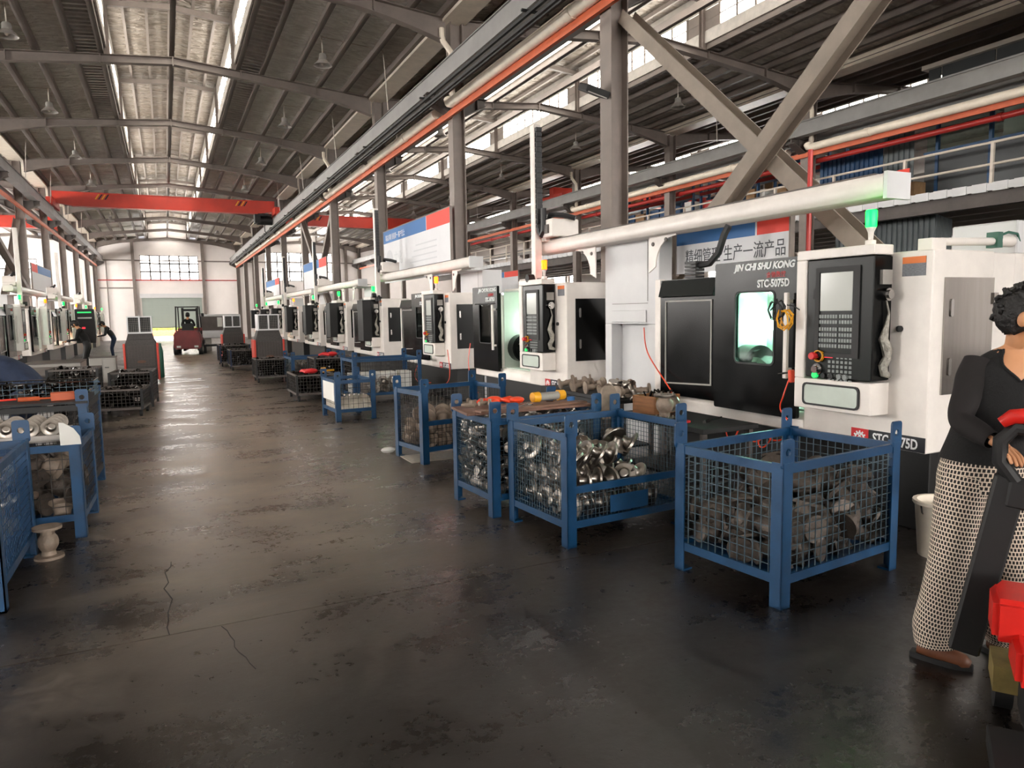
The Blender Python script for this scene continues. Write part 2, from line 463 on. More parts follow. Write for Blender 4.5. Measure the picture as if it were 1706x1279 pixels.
def trouser_material():
    m = bpy.data.materials.new('dotted_mesh_fabric'); m.use_nodes = True
    nt = m.node_tree; b = nt.nodes['Principled BSDF']; N = nt.nodes.new; L = nt.links.new
    uv = N('ShaderNodeUVMap')
    br = N('ShaderNodeTexBrick'); br.offset = 0.5; br.inputs['Scale'].default_value = 1.0
    br.inputs['Color1'].default_value = lin((20,18,18)); br.inputs['Color2'].default_value = lin((26,23,22)); br.inputs['Mortar'].default_value = lin((206,190,172))
    br.inputs['Mortar Size'].default_value = 0.0030; br.inputs['Mortar Smooth'].default_value = 0.3
    br.inputs['Brick Width'].default_value = 0.0155; br.inputs['Row Height'].default_value = 0.019
    L(uv.outputs[0], br.inputs['Vector']); L(br.outputs[0], b.inputs['Base Color'])
    b.inputs['Roughness'].default_value = 0.85
    return m
M['trousers'] = trouser_material()

# ================================================================== THE HALL
FR = [-15.2, -9.4, -3.6, 2.25, 8.05, 13.6, 19.2, 25.1, 30.9, 36.7, 42.5, 48.5, 55.0, 60.9]
BAYS = [-9.27, 0.52, 10.28, 20.0]
COLX = [-14.05, -4.43, 5.43, 15.13, 24.85]
Y0, Y1 = -20.0, 61.0
HB = 4.86
def rz(u): return 7.70 - 0.085*abs(u)          # top of the rafters

# floor: cast slabs with open joints
fl = thing('floor', None, None); fl['kind'] = 'structure'
part('bed', MB().box(-14.3, 25.1, Y0, Y1+0.3, -0.3, -0.05), M['plinth'], fl)
ys = [Y0 + 0.02]
yy = 3.9 - 6.0*3
while yy < Y1 - 1: ys.append(yy); yy += 6.0
ys = sorted(y for y in ys if y > Y0) + [Y1+0.3]
for (xa, xb) in ((-14.3, -4.43), (-4.43, 5.43), (5.43, 15.13), (15.13, 25.1)):
    for ya, yb in zip(ys[:-1], ys[1:]):
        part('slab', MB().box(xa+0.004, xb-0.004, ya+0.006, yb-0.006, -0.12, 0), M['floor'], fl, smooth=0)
# two shrinkage cracks and scattered litter are shallow grooves / bits on the slab
def crack(pts, w):
    m = MB()
    for (a, b) in zip(pts[:-1], pts[1:]):
        m.beam((a[0], a[1], 0.0012), (b[0], b[1], 0.0012), w, 0.0016)
    return m
rc = random.Random(3)
p = [( -0.075, 3.9)]
for i in range(12): p.append((p[-1][0] + rc.uniform(-0.028, 0.03) + 0.004, p[-1][1] + 0.10))
part('crack', crack(p, 0.006), M['plinth'], fl)
p = [(0.17, 3.88)]
for i in range(8): p.append((p[-1][0] + rc.uniform(-0.012, 0.03), p[-1][1] - 0.07))
part('crack', crack(p, 0.004), M['plinth'], fl)

# ground, planter and hedge beyond the roller door
gr = MB().box(-30, 40, Y1+0.3, 110, -0.2, -0.02)
struct('ground', gr, M['outside'])
pl = thing('brick_planter', 'low red brick planter wall in the daylight beyond the roller door', 'planter', (0.5, 72, -0.02))
for r in range(5):
    for i in range(24):
        if r == 0 and i == 0:
            bk = MB().box(-0.24, 0.24, -0.12, 0.12, 0.0, 0.095).mesh('brick', M['brick'], 0)
        link('brick', bk, pl, (-6.0 + i*0.5 + (0.25 if r % 2 else 0), 0, r*0.11))
hd = MB(); rh = random.Random(5)
for i in range(1500):
    x, y, z = rh.uniform(-6, 7), rh.uniform(72.4, 74.0), rh.uniform(0.3, 2.2)
    R = Euler((rh.uniform(0, 3), rh.uniform(0, 3), rh.uniform(0, 3))).to_matrix()
    hd.obox((x, y, z), (0.22, 0.14, 0.01), R)
hd.box(-6, 7, 72.9, 73.6, 0, 1.7)
solo('hedge', 'sunlit green hedge behind the brick planter outside', 'hedge', hd, M['leaf'], kind='stuff', smooth=0)

def wall_cells(lo, hi, zlo, zhi, holes, put):
    xs = sorted({lo, hi} | {h[0] for h in holes} | {h[1] for h in holes})
    zs = sorted({zlo, zhi} | {h[2] for h in holes} | {h[3] for h in holes})
    for a, b in zip(xs[:-1], xs[1:]):
        for c, d in zip(zs[:-1], zs[1:]):
            mx, mz = (a+b)/2, (c+d)/2
            if not any(h[0] < mx < h[1] and h[2] < mz < h[3] for h in holes): put(a, b, c, d)
WIN1 = (-1.47, 2.57, 4.50, 6.35); WIN2 = (7.5, 13.2, 4.45, 6.75); WIN3 = (-13.2, -8.0, 4.55, 5.95); DOOR1 = (-1.46, 2.62, 0.0, 3.2)
wf = MB()
wall_cells(-14.3, 25.1, 0, 9.4, [WIN1, WIN2, WIN3, DOOR1], lambda a, b, c, d: wf.box(a, b, Y1, Y1+0.25, c, d))
wfo = struct('wall_far', wf, M['wall'], smooth=0)
for x in (-1.92, 2.88, 6.6, 14.0):
    struct('wall_post', MB().ibeam((x, Y1-0.13, 0), (x, Y1-0.13, 7.3), 0.2, 0.22, 0.02, (0,1,0)), M['steel'], wfo)
for z, xa, xb in ((5.95, -4.2, 5.2), (3.9, -4.2, -1.9), (5.95, 5.7, 15.0)):
    struct('girt', MB().box(xa, xb, Y1-0.08, Y1-0.005, z-0.045, z+0.045), M['steel'], wfo)
def window(name, h, axis, at, nx, nz, lit='side', depth=0.08):
    w = thing(name, None, None); w['kind'] = 'structure'
    a, b, c, d = h
    fr = MB(); t = 0.11 if lit == 'far' else 0.05
    def put(mb, u0, u1, z0, z1, d0, d1):
        if axis == 'y': mb.box(u0, u1, at+d0, at+d1, z0, z1)
        else: mb.box(at+d0, at+d1, u0, u1, z0, z1)
    for i in range(nx+1):
        u = a + (b-a)*i/nx; put(fr, u-t/2, u+t/2, c, d, 0, depth)
    for j in range(nz+1):
        z = c + (d-c)*j/nz; put(fr, a, b, z-t/2, z+t/2, 0, depth)
    part('window_frame', fr, M['steel_dark'], w, smooth=0)
    for i in range(nx):
        for j in range(nz):
            pm = MB()
            put(pm, a+(b-a)*i/nx+t/2, a+(b-a)*(i+1)/nx-t/2, c+(d-c)*j/nz+t/2, c+(d-c)*(j+1)/nz-t/2, depth*0.4, depth*0.55)
            part('pane', pm, M['winlit_'+lit], w, smooth=0)
    return w
window('window_1', WIN1, 'y', Y1+0.03, 6, 3, 'far')
window('window_2', WIN2, 'y', Y1+0.03, 6, 3, 'far')
window('window_3', WIN3, 'y', Y1+0.03, 4, 2, 'far')
hn = [(x, x+5.6, 3.4, 6.4) for x in (-12.0, -2.3, 7.4, 17.2)]
wq = MB(); wall_cells(-14.3, 25.1, 0, 9.4, hn, lambda a, b, c, d: wq.box(a, b, Y0-0.25, Y0, c, d))
struct('wall_near', wq, M['wall2'], smooth=0)
for i, h in enumerate(hn): window('window_%d' % (14+i), h, 'y', Y0-0.12, 5, 3, 'near')
hl = [(y, y+6.0, 2.2, 5.4) for y in (7, 20, 28, 36, 44, 52)]  # made-up windows, added to light the lathe fronts and the roof
wl = MB(); wall_cells(Y0, Y1, 0, 7.6, hl, lambda a, b, c, d: wl.box(-14.35, -14.1, a, b, c, d))
struct('wall_left', wl, M['wall2'], smooth=0)
for i, h in enumerate(hl): window('window_%d' % (4+i), h, 'x', -14.25, 4, 3)
hr = [(y, y+4.6, 2.9, 5.0) for y in (24, 33, 42, 51)]
wr = MB(); wall_cells(Y0, Y1, 0, 7.6, hr, lambda a, b, c, d: wr.box(24.98, 25.2, a, b, c, d))
struct('wall_right', wr, M['wall'], smooth=0)
for i, h in enumerate(hr): window('window_%d' % (10+i), h, 'x', 25.0, 5, 2)

# roller door, half open
dr = thing('door_1', None, None, (0, Y1-0.06, 0)); dr['kind'] = 'structure'
prof = [(-0.012, 0.0), (0.012, 0.01), (0.02, 0.06), (0.012, 0.11), (-0.012, 0.12), (-0.004, 0.06)]
sl = MB().prism(prof, 'x', -1.52, 2.68).mesh('slat', M['shutter'], 40)
z = 0.92
while z < 3.1: link('slat', sl, dr, (0, 0, z)); z += 0.12
part('bottom_bar', MB().box(-1.52, 2.68, -0.03, 0.03, 0.86, 0.92), M['steel'], dr)
for x in (-1.56, 2.72): part('guide_rail', MB().box(x-0.06, x+0.06, -0.05, 0.05, 0, 3.3), M['wall2'], dr)
part('roller_box', MB().box(-1.6, 2.76, -0.22, 0.05, 3.14, 3.46), M['white2'], dr)

# fire pipe and conduit on the far wall
solo('fire_pipe', 'thin red pipe running level across the far white wall', 'pipe', MB().cyl((-4.3, Y1-0.12, 4.48), (5.3, Y1-0.12, 4.48), 0.04), M['pipe_red'])
solo('wall_conduit', 'thin grey conduit dropping down the far wall beside the corner columns', 'pipe', MB().tube([(-3.7, Y1-0.1, 6.0), (-3.7, Y1-0.1, 0.4)], 0.04), M['steel'])

# ---- roof: sheets, purlins, raised ridge monitor with glazed sides
ce = thing('ceiling', None, None); ce['kind'] = 'structure'
MW = 1.36                                      # half width of the monitor
def sheet(ua, ub, m, dz=0.19, th=0.03, z0=None, z1=None):
    za = rz(ua)+dz if z0 is None else z0; zb = rz(ub)+dz if z1 is None else z1
    return MB().prism([(ua, za), (ub, zb), (ub, zb+th), (ua, za+th)], 'y', Y0, Y1)
sheet_me = {}
def corrugated(ua, ub):
    m = MB(); P = 0.22; n = int((Y1-Y0)/P); vs = []; fs = []
    for i in range(n):
        y = Y0 + i*P
        for dy, dz in ((0, 0), (P*0.35, 0), (P*0.5, 0.05), (P*0.85, 0.05)):
            vs += [(ua, y+dy, rz(ua)+0.17+dz), (ub, y+dy, rz(ub)+0.17+dz)]
    for i in range(len(vs)//2-1): fs.append((2*i, 2*i+1, 2*i+3, 2*i+2))
    return m.add(vs, fs)
shared = {}
for s in (-1, 1):
    shared['foil', s] = sheet(s*1.98, s*HB, 0).mesh('roof_sheet', M['foil'], 0)
    shared['corr', s] = corrugated(s*MW, s*1.98).mesh('corrugated_strip', M['galv'], 0)
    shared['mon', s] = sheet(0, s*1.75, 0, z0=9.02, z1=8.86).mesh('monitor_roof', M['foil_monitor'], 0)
    m = MB().box(s*MW, s*(MW+0.03), Y0, Y1, 7.72, 7.99).box(s*MW, s*(MW+0.05), Y0, Y1, 8.46, 8.88)
    shared['kerb', s] = m.mesh('monitor_kerb', M['galv'], 0)
shared['foil_dark', -1] = shared['foil', -1].copy(); shared['foil_dark', 1] = shared['foil', 1].copy()
for s in (-1, 1): shared['foil_dark', s].materials[0] = M['foil_dark']
pur = MB().box(-0.035, 0.035, Y0, Y1, 0, 0.18).box(-0.075, 0.035, Y0, Y1, 0, 0.012).mesh('purlin', M['steel'], 0)
purm = MB().box(-0.03, 0.03, Y0, Y1, 0, 0.10).mesh('purlin', M['steel'], 0)
NP = 10                                        # glazing slots per frame; the first and the last are sheet
rest_glass, rest_bars = MB(), MB()
def glaze(cx, s, fa, fb, show):
    x = cx + s*(MW+0.015); w = (fb-fa)/NP
    bars = MB(); gl = []
    for i in range(NP):
        y = fa + i*w
        if i in (0, NP-1): bars.box(x-0.008, x+0.008, y, y+w, 8.0, 8.45)
        else: gl.append((y+w/2, w))
        bars.box(x-0.022, x+0.022, y-0.03, y+0.03, 7.99, 8.46)
    bars.box(x-0.02, x+0.02, fa, fb, 8.21, 8.235)
    if not show:
        for y, w in gl: rest_glass.box(x-0.006, x+0.006, y-w/2, y+w/2, 8.0, 8.45)
        k = len(rest_bars.v); rest_bars.v += bars.v; rest_bars.f += [tuple(k+i for i in f) for f in bars.f]; rest_bars.m += bars.m
        return
    key = round(gl[0][1], 4)
    if key not in shared: shared[key] = MB().box(-0.006, 0.006, -key/2, key/2, 8.0, 8.45).mesh('pane', M['glaze'], 0)
    for y, w in gl: link('pane', shared[key], ce, (x, y, 0))
    part('glazing_frame', bars, M['steel'], ce, smooth=0)
for bi, cx in enumerate(BAYS):
    fk = 'foil_dark' if bi in (2, 3) else 'foil'
    for s in (-1, 1):
        link('roof_sheet', shared[fk, s], ce, (cx, 0, 0)); link('corrugated_strip', shared['corr', s], ce, (cx, 0, 0))
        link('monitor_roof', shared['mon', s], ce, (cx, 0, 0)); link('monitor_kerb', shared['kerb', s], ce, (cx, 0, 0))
        for u in (1.45, 2.0, 2.72, 3.40, 4.05, 4.66):
            link('purlin', pur, ce, (cx+s*u, 0, rz(u)))
        for u in (0.5, 1.0, 1.5):
            link('purlin', purm, ce, (cx+s*u, 0, 8.9-0.09*u))
        for fa, fb in zip(FR[2:-1], FR[3:]):
            glaze(cx, s, fa, fb, (bi == 1 or (bi == 2 and s > 0)) and fa > 7)
    link('purlin', pur, ce, (cx, 0, 7.72)); link('purlin', purm, ce, (cx, 0, 8.92))
part('glazing', rest_glass, M['glaze'], ce, smooth=0, kind='stuff'); part('glazing_bars', rest_bars, M['steel'], ce, smooth=0, kind='stuff')
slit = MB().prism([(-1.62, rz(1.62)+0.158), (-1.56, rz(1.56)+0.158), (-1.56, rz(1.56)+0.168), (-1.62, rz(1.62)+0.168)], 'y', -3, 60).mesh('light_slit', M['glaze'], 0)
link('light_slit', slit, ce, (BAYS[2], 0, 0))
for x in COLX[1:4]:
    m = MB().box(x-0.24, x-0.22, Y0, Y1, 7.24, 7.42).box(x+0.22, x+0.24, Y0, Y1, 7.24, 7.42).box(x-0.22, x+0.22, Y0, Y1, 7.24, 7.26)
    part('valley_gutter', m, M['cream'], ce, smooth=0)
for x in (COLX[0], COLX[-1]):
    part('eaves_closer', MB().box(x-0.3, x+0.3, Y0, Y1, 7.2, 7.5), M['galv'], ce, smooth=0)

# ---- portal frames
def rafter_mesh():
    m = MB()
    st = [0, 1.5, 3.0, 3.5, 4.2, 4.72]; dp = [0.16, 0.17, 0.20, 0.24, 0.34, 0.44]
    for s in (-1, 1):
        top = [(s*u, rz(u)) for u in st]; bot = [(s*u, rz(u)-d) for u, d in zip(st, dp)]
        m.prism(top + bot[::-1], 'y', -0.007, 0.007)
        for line, o in ((top, 0.007), (bot, -0.007)):
            for a, b in zip(line[:-1], line[1:]):
                m.prism([(a[0], a[1]-0.007), (b[0], b[1]-0.007), (b[0], b[1]+0.007), (a[0], a[1]+0.007)], 'y', -0.09, 0.09)
        for u in (1.5, 3.3): m.box(s*u-0.01, s*u+0.01, -0.08, 0.08, rz(u)-0.2, rz(u))
    m.box(-0.012, 0.012, -0.09, 0.09, 7.5, 7.74)
    return m
raf = rafter_mesh().mesh('roof_rafter', M['steel'], 0)
mpost = MB().ibeam((0, 0, rz(MW)), (0, 0, 8.86), 0.12, 0.14, 0.012, (0,1,0)).mesh('monitor_post', M['steel'], 0)
mraf = MB()
for s in (-1, 1): mraf.prism([(0, 8.90), (s*1.7, 8.75), (s*1.7, 8.63), (0, 8.78)], 'y', -0.05, 0.05)
mraf = mraf.mesh('monitor_rafter', M['steel'], 0)
ordn = ['first', 'second', 'third', 'fourth', 'fifth', 'sixth', 'seventh', 'eighth', 'ninth', 'tenth', 'eleventh', 'twelfth', 'thirteenth', 'fourteenth']
bayn = ['the hall bay beyond the columns across the aisle', 'the aisle bay', 'the bay behind the white lathes', 'the bay over the mezzanine']
for bi, cx in enumerate(BAYS):
    for k, y in enumerate(FR[2:]):
        r = link('roof_rafter', raf, None, (cx, y, 0))
        tag(r, 'brown steel roof rafter of %s, %s frame from the camera' % (bayn[bi], ordn[k]), 'rafter', None, 'structure')
        for s in (-1, 1): link('monitor_post', mpost, r, (s*MW, 0, 0))
        link('monitor_rafter', mraf, r)
colm = MB().ibeam((0, 0, 0), (0, 0, 7.22), 0.26, 0.26, 0.014, (1,0,0)).mesh('steel_column', M['steel'], 0)
cplate = MB().box(-0.2, 0.2, -0.2, 0.2, 0, 0.03).mesh('base_plate', M['steel_dark'], 0)
def bracket(s):
    m = MB().prism([(s*0.13, 5.85), (s*0.62, 5.85), (s*0.62, 5.72), (s*0.13, 5.46)], 'y', -0.012, 0.012)
    m.prism([(s*0.13, 5.46), (s*0.62, 5.72), (s*0.62, 5.735), (s*0.13, 5.475)], 'y', -0.12, 0.12)
    m.box(s*0.13, s*0.64, -0.12, 0.12, 5.836, 5.85).box(s*0.42, s*0.435, -0.11, 0.11, 5.62, 5.84)
    return m.mesh('crane_bracket', M['steel_dark'], 0)
brk = {s: bracket(s) for s in (-1, 1)}
coln = ['outer wall', 'column row across the aisle', 'column row behind the white lathes', 'column row in front of the mezzanine', 'outermost mezzanine wall']
for ci, x in enumerate(COLX):
    for k, y in enumerate(FR[2:]):
        c = link('steel_column', colm, None, (x, y, 0))
        tag(c, 'grey brown steel H column of the %s, %s from the camera' % (coln[ci], ordn[k]), 'column', None, 'structure')
        link('base_plate', cplate, c)
        for s in (-1, 1):
            if (ci == 0 and s < 0) or (ci == 4 and s > 0): continue
            link('crane_bracket', brk[s], c)
rwm = MB().box(-0.09, 0.09, Y0+0.2, Y1-0.1, 5.875, 6.185).box(-0.12, 0.12, Y0+0.2, Y1-0.1, 5.86, 5.875).box(-0.12, 0.12, Y0+0.2, Y1-0.1, 6.185, 6.20)
rwm.box(-0.025, 0.025, Y0+0.2, Y1-0.1, 6.20, 6.25)
rwm = rwm.mesh('crane_runway_beam', M['galv'], 0)
rwm.materials[0] = mat('runway_beam_grey', (138,136,134), 0.5, var=0.15, scale=2)
for ci, x in enumerate(COLX):
    for s in (-1, 1):
        if (ci == 0 and s < 0) or (ci == 4 and s > 0): continue
        o = link('crane_runway_beam', rwm, None, (x+s*0.46, 0, 0))
        tag(o, 'grey crane runway beam on the brackets of the %s, on its %s side' % (coln[ci], 'door' if s < 0 else 'mezzanine'), 'beam', None, 'structure')

# X braces between columns
def brace(name, label, p0, p1, w=0.2, m='brace', off=0.0):
    mb = MB().ibeam(p0, p1, 0.16, w, 0.014, (1,0,0))
    return solo(name, label, 'brace', mb, M[m], kind='structure', smooth=0)
brace('diagonal_brace', 'dusty diagonal steel brace falling from the tall column head towards the signal lamp', (5.54, 7.92, 5.33), (5.54, 3.20, 1.11))
brace('diagonal_brace', 'dusty diagonal steel brace rising behind the gantry rail, crossing the other brace', (5.34, 7.95, 0.99), (5.34, 2.35, 5.58))
brace('diagonal_brace', 'far X brace bar between the lathe row columns, leaning towards the far wall', (5.36, 30.7, 5.4), (5.36, 25.3, 1.4), m='steel')
brace('diagonal_brace', 'far X brace bar between the lathe row columns, leaning towards the camera', (5.52, 25.3, 5.4), (5.52, 30.7, 1.4), m='steel')
brace('diagonal_brace', 'brace bar between the columns across the aisle, head towards the camera', (-4.36, 25.3, 4.2), (-4.36, 30.7, 2.6), m='steel')
brace('diagonal_brace', 'brace bar between the columns across the aisle, head towards the far wall', (-4.52, 30.8, 5.2), (-4.52, 25.3, 0.6), m='steel')

# drain pipes, conductor rails, service lines
def downpipe(x, y, label, zb=5.62, side=-1):
    xx = x + side*0.28
    pts = [(xx, y, 7.1), (xx, y, 6.95), (xx+side*-0.02, y-0.02, 6.85), (xx-side*0.12, y-0.16, 6.62), (xx-side*0.12, y-0.18, 6.5), (xx-side*0.12, y-0.18, zb)]
    m = MB().tube(pts, 0.055, 10)
    m.cyl((xx-side*0.12, y-0.18, zb+0.15), (xx-side*0.12, y-0.18, zb+0.24), 0.065, n=10)
    solo('downpipe', label, 'pipe', m, M['cream'])
downpipe(5.43, 13.55, 'cream plastic downpipe with an offset bend on the tall column beside the wide banner')
downpipe(5.43, 25.05, 'cream downpipe with an offset bend on the column where the far X brace starts')
downpipe(15.13, 13.55, 'white downpipe on the mezzanine column behind the short banner')
downpipe(15.13, 25.05, 'pale downpipe with two bends on the column beyond the gantry carriage', side=-1)
for (x, ya, yb, lab) in ((5.16, -9.0, 13.3, 'cream drain pipe running overhead from the tall column towards the camera'),
                         (5.16, 14.0, 25.0, 'cream drain pipe along the lathe row from the banner column to the X brace'),
                         (5.16, 25.4, 59.0, 'cream drain pipe along the lathe row from the X brace to the far wall'),
                         (14.86, -6.0, 13.4, 'cream drain pipe along the front of the mezzanine, over the red pipe'),
                         (14.86, 14.0, 25.0, 'pale drain pipe along the mezzanine columns, beyond the gantry carriage')):
    m = MB().tube([(x, ya, 5.60), (x, yb-0.14, 5.60), (x, yb-0.04, 5.63), (x, yb, 5.70)], 0.095, 12)
    yy = ya + 2
    while yy < yb - 1: m.cyl((x, yy, 5.60), (x, yy+0.14, 5.60), 0.105, n=12); yy += 3.9
    solo('drain_pipe', lab, 'pipe', m, M['cream'])
for (x, lab) in ((5.235, 'orange crane conductor rail along the lathe row columns, beside the cream pipe'), (14.95, 'orange conductor rail under the cream pipe along the mezzanine'),
                 (-4.22, 'orange conductor rail along the columns across the aisle')):
    m = MB().box(x-0.03, x+0.03, -12, 60, 5.40, 5.52)
    solo('conductor_rail', lab, 'rail', m, M['orange'], smooth=0)
rd = thing('crane_festoon', 'black cable track hung under the runway beam of the lathe row', 'cable track', (4.78, 20, 5.5))
for i, (dx, dz) in enumerate(((0, 0.22), (0.1, 0.12), (-0.06, 0.05))):
    part('busbar', MB().box(dx-0.022, dx+0.022, -26, 38, dz-0.022, dz+0.022), M['matt_black'], rd, smooth=0)
for i in range(14):
    part('hanger', MB().box(-0.1, 0.32, -24+i*4.4-0.02, -24+i*4.4+0.02, 0.24, 0.27), M['matt_black'], rd, smooth=0)
for (x, z, lab) in ((15.42, 5.36, 'thick red fire pipe along the mezzanine front, over its handrail'),):
    m = MB().cyl((x, 2, z), (x, 45, z), 0.065)
    for i in range(8): m.cyl((x, 4+i*5, z), (x, 4.1+i*5, z), 0.085)
    solo('fire_pipe', lab, 'pipe', m, M['pipe_red'])
solo('fire_pipe', 'thin red fire riser beside the short banner', 'pipe', MB().tube([(5.28, 4.72, 0.5), (5.28, 4.72, 2.75), (5.28, 4.72, 3.0)], 0.022), M['pipe_red'])

# floodlight on the tall column
fdl = thing('floodlight', 'small square floodlight on an arm at the tall near column', 'lamp', (5.16, 8.05, 4.40))
part('housing', MB().obox((-0.05, -0.02, 0), (0.34, 0.26, 0.09), Euler((0.35, 0.2, 0)).to_matrix()), M['matt_black'], fdl, bevel=0.01)
part('lens', MB().obox((-0.06, -0.04, -0.047), (0.28, 0.2, 0.012), Euler((0.35, 0.2, 0)).to_matrix()), M['grey_cab'], fdl)
part('arm', MB().beam((0.02, 0, 0.02), (0.18, 0, -0.02), 0.03, 0.03), M['matt_black'], fdl)

# ---- high-bay lamps with conduits
def high_bay(loc, label, cx):
    t = thing('high_bay_lamp', label, 'lamp', loc, group='high bay lamps under the roof')
    part('rod', MB().cyl((0,0,0.24), (0,0,0.62), 0.014, n=6), M['conduit'], t)
    part('housing', MB().lathe([(0.02,0.26),(0.07,0.25),(0.085,0.22),(0.085,0.14),(0.10,0.11)], 14), M['grey_cab'], t)
    part('reflector', MB().lathe([(0.095,0.115),(0.15,0.06),(0.20,0.0),(0.19,0.0),(0.14,0.055),(0.08,0.10)], 18), M['galv'], t)
    part('bulb', MB().sphere((0,0,0.06), 0.05, 8, 6), M['conduit'], t)
    part('conduit', MB().tube([(0,0,0.6), (cx, 0.05, 0.52), (cx+0.02, 0.06, 0.42), (cx+0.1, 0.1, -0.75)], 0.011, 5), M['conduit'], t)
    return t
hb0 = high_bay((3.4, 16.2, 6.98), 'grey high bay lamp over the aisle, lathe side, first from the camera', 1.35)
k = 0
for y in (21.7, 27.3, 33.2, 39.0, 44.8, 51):
    k += 1; dup(hb0, (3.4, y, 6.98), label='grey high bay lamp over the aisle, lathe side, %s from the camera' % ordn[k])
for k, y in enumerate((17.0, 22.6, 28.6, 34.3, 40.0, 46.0)):
    dup(hb0, (-2.4, y, 7.02), label='grey high bay lamp over the aisle, side across from the lathes, %s from the camera' % ordn[k], rotz=PI)
for k, y in enumerate((7.4, 15.8, 21.1, 27.0, 32.8, 38.5)):
    dup(hb0, (12.7, y, 6.98), label='grey high bay lamp by the mezzanine, %s from the camera' % ordn[k])
for k, y in enumerate((21.1, 27.0, 32.8)):
    dup(hb0, (7.9, y, 6.98), label='grey high bay lamp just behind the lathe row, %s from the camera' % ordn[k], rotz=PI)

# ---- overhead cranes
def bridge_crane(name, label, xa, xb, y, hoist=None, h0=6.42, h1=6.98, stripes=True):
    t = thing(name, label, 'crane', ((xa+xb)/2, y, h0))
    hw = (xb-xa)/2
    g = MB().prism([(-hw, 0.12), (-hw+0.7, 0), (hw-0.7, 0), (hw, 0.12), (hw, h1-h0), (-hw, h1-h0)], 'y', -0.17, 0.17)
    g.box(-hw, hw, -0.21, 0.21, h1-h0, h1-h0+0.02).box(-hw+0.7, hw-0.7, -0.2, 0.2, -0.02, 0)
    part('girder', g, M['red'], t, smooth=0)
    for s in (-1, 1):
        e = MB().box(s*hw-0.12, s*hw+0.12, -1.1, 1.1, -0.1, 0.2)
        for yy in (-0.9, 0.9): e.cyl((s*hw-0.05, yy, -0.08), (s*hw+0.05, yy, -0.08), 0.1)
        part('end_truck', e, M['red'], t, smooth=40)
        if stripes:
            for q in range(4):
                x0 = s*hw*0.63 + q*0.12
                part('hazard_stripe', MB().prism([(x0-0.1, 0.3), (x0-0.04, 0.3), (x0+0.1, 0.52), (x0+0.04, 0.52)], 'y', -0.178, -0.171), M['yellow'] if q % 2 == 0 else M['matt_black'], t, smooth=0)
    if hoist is not None:
        hm = MB().cyl((hoist-0.35, 0, -0.32), (hoist+0.35, 0, -0.32), 0.19, n=14).box(hoist-0.45, hoist-0.2, -0.25, 0.25, -0.45, -0.05).box(hoist-0.3, hoist+0.3, -0.3, 0.3, -0.12, -0.02)
        part('hoist', hm, M['matt_black'], t)
        part('hook', MB().tube([(hoist, 0, -0.5), (hoist, 0, -0.8), (hoist+0.06, 0, -0.88), (hoist, 0, -0.95), (hoist-0.06, 0, -0.9)], 0.02, 6), M['matt_black'], t)
    return t
bridge_crane('overhead_crane', 'red overhead crane bridge spanning the aisle bay with yellow and black stripes', -3.97, 4.97, 36.0, hoist=4.0)
bridge_crane('overhead_crane', 'red overhead crane bridge behind the wide banner, in the bay behind the lathes', 5.89, 14.67, 40.0)
bridge_crane('overhead_crane', 'red overhead crane bridge in the bay across the aisle, beyond the columns', -13.6, -4.89, 45.0)
bridge_crane('overhead_crane', 'orange red crane bridge over the mezzanine racks, seen past the tall column', 15.59, 24.39, 28.0, stripes=False)

# ================================================================== LATHES AND THEIR LOADERS
# local frame of a lathe: x into the machine, y along its front away from the control end, z up
RZY = (PI/2, 0, -PI/2)     # text on a face that looks towards -x
RSD = (PI/2, 0, 0)         # text on a face that looks towards -y

